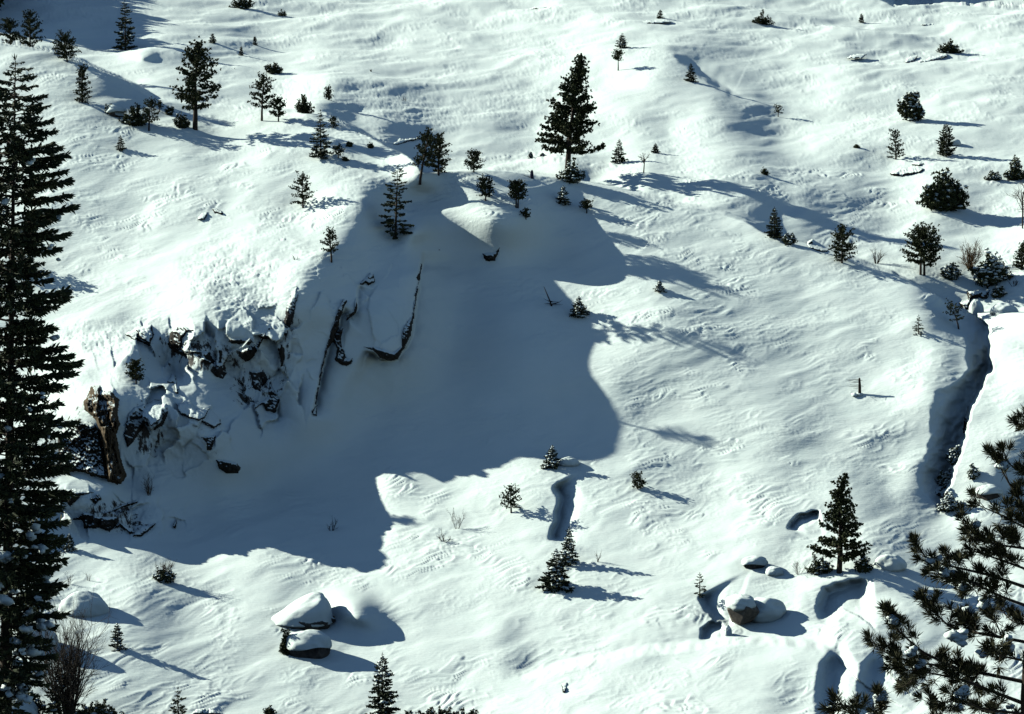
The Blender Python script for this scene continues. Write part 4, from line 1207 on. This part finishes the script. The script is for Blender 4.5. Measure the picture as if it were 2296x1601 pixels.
put("bush", 2140, 1040, 1000, 36, "frosted brush on the gully wall", snow=0.9)
put("bush", 2120, 1085, 1050, 50, "frosted brush lower down the gully wall", snow=0.95)
put("bush", 2128, 1140, 1110, 60, "snow-covered brush at the gully mouth", snow=0.95)
put("bare", 155, 1308, 1280, 30, "thin weeds on sunny snow beside the foreground fir", stems=5, r0=0.025, depth_=2)
put("bare", 198, 1297, 1270, 26, "faint dry stalks near the snow-covered shrubby mound", stems=5, r0=0.02, depth_=1)
put("fir", 155, 1235, 1196, 30, "seedling beside the lowest branches of the foreground fir", snow=0.3)
# trees that stand out of the picture to the left and throw the shadows on the upper left slope
for i in range(21):
    r_ = i // 3; uu_ = -100 - 52 * (i % 3) - 15 * (r_ % 2); vv_ = 48 - 15 * r_
    put("pine", uu_, vv_, vv_ - 165 - 26 * (i % 3) - 12 * (r_ % 2), 170, "tall pine standing beyond the edge, its shadow falling across the top corner", group="pines beyond the top corner", clear=0.02, dens=1.2, tuft=1.3, dist=397 + 8 * r_)
put("pine", 40, 622, 545, 60, "bushy pine hidden behind the foreground fir, shadow on the snowfield", clear=0.1, dens=1.1)

# ------------------------------------------------------------------ fallen tree, snag and stub
def fallen_tree():
    rng = np.random.RandomState(71)
    p, D = ground_at(1237, 686); k = D / F
    o = empty("fallen_tree", p); tag(o, "dead tree tilted out of the shaded bowl with broken low branches", "dead tree")
    m = MB(); m.tube([(0.3 * k, 0, -0.3), (-6 * k, 0, 12 * k), (-19 * k, 0.2, 43 * k)], [0.11, 0.08, 0.03], 5); m.build("trunk", M_BARK, o)
    m = MB()
    for j in range(9):
        a = rng.uniform(-0.2, 0.5); s = -1 if j % 2 else 1
        L = rng.uniform(10, 24) * k
        q = np.array([0, rng.normal(0, 0.2), rng.uniform(2, 10) * k])
        m.tube([q, q + np.array([s * L * 0.6, 0, L * a * 0.3]), q + np.array([s * L, 0, L * a])], [0.04, 0.025, 0.01], 3)
    m.build("branches", M_BARK, o)
fallen_tree()
def snag():
    p, D = ground_at(1925, 884); k = D / F
    o = empty("dead_snag", p); tag(o, "short black snag with bare branches swept to one side", "dead tree")
    m = MB(); m.tube([(0, 0, -0.4), (0, 0, 18 * k), (-1 * k, 0, 36 * k)], [0.17, 0.14, 0.10], 7); m.build("trunk", M_BARK, o)
    rng = np.random.RandomState(5); m = MB()
    for z, L in ((34, 30), (31, 26), (28, 24), (22, 20), (19, 27), (15, 16)):
        m.tube([(0, 0, z * k), (-L * 0.5 * k, rng.normal(0, 0.2), (z - 1) * k), (-L * k, rng.normal(0, 0.3), (z + rng.uniform(-2, 2)) * k)], [0.035, 0.025, 0.012], 3)
    for z in (32, 20): m.tube([(0, 0, z * k), (9 * k, 0, (z - 2) * k)], [0.03, 0.012], 3)
    m.build("branches", M_BARK, o)
    m = MB(); m.pads([(-1.5 * k, 0, 0.0), (-9 * k, -0.1, -0.05)], 0.45, 0.4, 0.2, rng); tag(m.build("snow_load", M_SNOW, o), kind="stuff")
snag()
def stub():
    p, D = ground_at(1191, 401); k = D / F
    o = empty("broken_stub", p); tag(o, "slim navy-dark broken stub standing in bright snow beside the tallest pine", "stump")
    m = MB(); m.tube([(0, 0, -0.3), (0, 0, 8 * k), (0.5 * k, 0, 16 * k)], [0.24, 0.2, 0.13], 7); m.build("trunk", M_NAVY, o)
    m = MB()
    m.tube([(-1 * k, 0, 12 * k), (-6 * k, 0, 15 * k), (-9 * k, 0, 17 * k)], [0.05, 0.04, 0.02], 3)
    m.tube([(-1 * k, 0, 2 * k), (-10 * k, 0, 3 * k), (-18 * k, 0, 6 * k)], [0.05, 0.04, 0.02], 3)
    m.build("branches", M_TWIG, o)
stub()

# ------------------------------------------------------------------ foreground fir on the near side of the valley
def near_ground_z(y):
    return float(np.interp(y, prof_y[::-1], prof_z[::-1]))
def foreground_fir():
    D = 130.0; rng = np.random.RandomState(17)
    base = P(6, 1690, D); top = P(62, 136, D)
    base[2] = near_ground_z(base[1]) - 0.2
    H = top[2] - base[2]
    col = ([0, 0.12, 0.2, 0.3, 0.45, 0.6, 0.72, 0.82, 0.90, 0.95, 1.0], [0.2, 0.3, 0.65, 0.98, 1.06, 1.02, 0.98, 0.88, 0.68, 0.48, 0.07])
    wood, leaf, sn = fir_parts(rng, H, 4.7, snow=0.0, layers=92, lean=top[0] - base[0], base=0.03, per=7, fine=1.5, droop=0.30, col=col, lw=0.62)
    o = empty("fir_tree", base); tag(o, "towering dark fir in the foreground along the left edge", "tree")
    wood.build("trunk", M_BARK, o); leaf.build("crown", M_NEEDLE2, o, smooth=False)
    n = 190
    t = np.r_[rng.uniform(0.06, 0.42, 120), rng.uniform(0.35, 0.88, 70)]; a = rng.rand(n) * 6.28
    rad = 2.4 * np.interp(t, col[0], col[1]) * rng.uniform(0.4, 0.95, n)
    cen = np.stack([(top[0] - base[0]) * t + rad * np.cos(a), rad * np.sin(a), t * H - 0.12 * rad], -1)
    sz = rng.uniform(0.10, 0.30, n) * np.where(t < 0.4, 1.1, 0.7)
    for i in range(n):
        m = MB(); m.pads([cen[i], cen[i] + rng.normal(0, 0.6 * sz[i], 3)], sz[i], sz[i] * 0.8, sz[i] * 0.55, rng); m.build("snow_clump", M_SNOW, o)
foreground_fir()

# ------------------------------------------------------------------ foreground pine whose boughs reach in from the right
def foreground_pine():
    D0 = 60.0; rng = np.random.RandomState(23); k = D0 / F
    trunk_px = [(2302, 1900), (2298, 1700), (2296, 1560), (2300, 1480), (2312, 1330), (2325, 1120), (2332, 930), (2330, 800)]
    tp = np.array([P(u, v, D0) for u, v in trunk_px])
    foot = tp[0].copy(); foot[2] = near_ground_z(foot[1]) - 0.3
    tp = np.vstack([foot, tp])
    org = foot + np.array([0, 0, 0.3])
    o = empty("pine_tree", org); tag(o, "near pine whose long-needled boughs reach in from the right edge", "tree")
    wood, leaf, clumps = MB(), MB(), []
    wood.tube(tp - org, np.linspace(0.11, 0.03, len(tp)), 8)
    B = [
     [(2326,1080),(2295,1066),(2262,1040),(2247,1028)], [(2328,960),(2300,955),(2280,948)],
     [(2320,1165),(2295,1136),(2262,1085),(2240,1045),(2226,1018)],
     [(2318,1195),(2295,1182),(2247,1156),(2205,1138),(2188,1130)], [(2300,1230),(2240,1222),(2177,1208),(2153,1160)],
     [(2310,1280),(2247,1257),(2195,1239),(2164,1190)], [(2308,1320),(2221,1290),(2143,1272),(2079,1257),(2050,1210)],
     [(2305,1360),(2247,1339),(2169,1301),(2120,1290),(2078,1284)], [(2300,1440),(2195,1420),(2128,1407),(2086,1363),(2071,1330)],
     [(2195,1420),(2160,1405),(2150,1370)], [(2247,1430),(2230,1390),(2210,1372)],
     [(2143,1497),(2100,1478),(2066,1461),(2020,1420),(2001,1402),(1986,1366)], [(2291,1528),(2195,1508),(2143,1497),(2040,1484),(1988,1466),(1950,1436)],
     [(2289,1575),(2221,1549),(2156,1523),(2066,1505),(1990,1498)], [(2289,1600),(2200,1590),(2150,1566),(2108,1580)],
     [(1990,1640),(1972,1590),(1968,1552)], [(2010,1650),(1930,1610),(1905,1580),(1862,1592)], [(2290,1480),(2240,1470),(2215,1450)],
     [(2290,1620),(2230,1600),(2190,1590)], [(2066,1505),(2040,1530),(2020,1545)], [(2195,1508),(2170,1540),(2140,1560)], [(2110,1650),(2100,1600),(2090,1570)],
     [(2305,1400),(2270,1395),(2240,1365)], [(2221,1290),(2190,1310),(2160,1330)], [(2310,1240),(2285,1225),(2262,1200)],
    ]
    def tuft(c, d, L, nb=26, spread=0.55):
        d = d / (np.linalg.norm(d) + 1e-9)
        back = rng.uniform(0, 0.10, nb)[:, None]
        dirs = d + rng.normal(0, spread, (nb, 3))
        leaf.blades(c - d * back, dirs, L * rng.uniform(0.75, 1.1, nb), 0.020, rng)
    for bi, path in enumerate(B):
        n = len(path)
        off = np.linspace(0, rng.uniform(-1.2, 1.2), n)
        pts = np.array([P(u, v, D0 + off[i]) for i, (u, v) in enumerate(path)]) - org
        # smooth
        s = np.linspace(0, n - 1, n * 5); q = np.stack([np.interp(s, np.arange(n), pts[:, c]) for c in range(3)], -1)
        for _ in range(3): q[1:-1] = 0.25 * q[:-2] + 0.5 * q[1:-1] + 0.25 * q[2:]
        Lb = np.linalg.norm(np.diff(q, axis=0), axis=1).sum()
        wood.tube(q, np.linspace(0.012 + 0.010 * Lb, 0.008, len(q)), 5)
        d_end = q[-1] - q[-4]
        tuft(q[-1], d_end, 0.23, 70, 0.55)
        nt_ = int(Lb / 0.11)
        for j in range(nt_):
            t = rng.uniform(0.12, 0.97); i = int(t * (len(q) - 2)); c = q[i]
            d = (q[i + 1] - q[i]); d /= np.linalg.norm(d) + 1e-9
            td = d * 0.9 + rng.normal(0, 0.55, 3) + np.array([0, 0, 0.45]); td /= np.linalg.norm(td)
            tl = rng.uniform(0.12, 0.42)
            e = c + td * tl
            wood.tube([c, c + td * tl * 0.5 + np.array([0, 0, -0.01]), e], [0.010, 0.008, 0.006], 3)
            tuft(e, td + np.array([0, 0, 0.25]), 0.24, 56, 0.55)
            if rng.rand() < 0.5: tuft(c + td * tl * 0.6, td + rng.normal(0, 0.3, 3), 0.19, 36, 0.65)
            if rng.rand() < 0.06:
                clumps.append((e + np.array([0, 0, 0.05]), 0.12))
    for (u, v, r) in [(2135, 1425, 0.17), (2150, 1432, 0.15), (2200, 1465, 0.13), (2255, 1455, 0.18), (2085, 1257, 0.12), (2103, 1250, 0.10), (1862, 1590, 0.10)]:
        clumps.append((P(u, v, D0 - 0.15) - org, r))
    wood.build("trunk", M_BARK, o); leaf.build("needles", M_NEEDLE3, o, smooth=False)
    for c, r in clumps:
        m = MB(); lump(m, c, r, r * 0.8, r * 0.7, int(rng.randint(999)), 0.3, 2.0, nu=16, nv=11); lump(m, c + rng.normal(0, 0.5 * r, 3), r * 0.7, r * 0.6, r * 0.5, int(rng.randint(999)), 0.3, 2.0, nu=16, nv=11); m.build("snow_clump", M_SNOW, o)
foreground_pine()
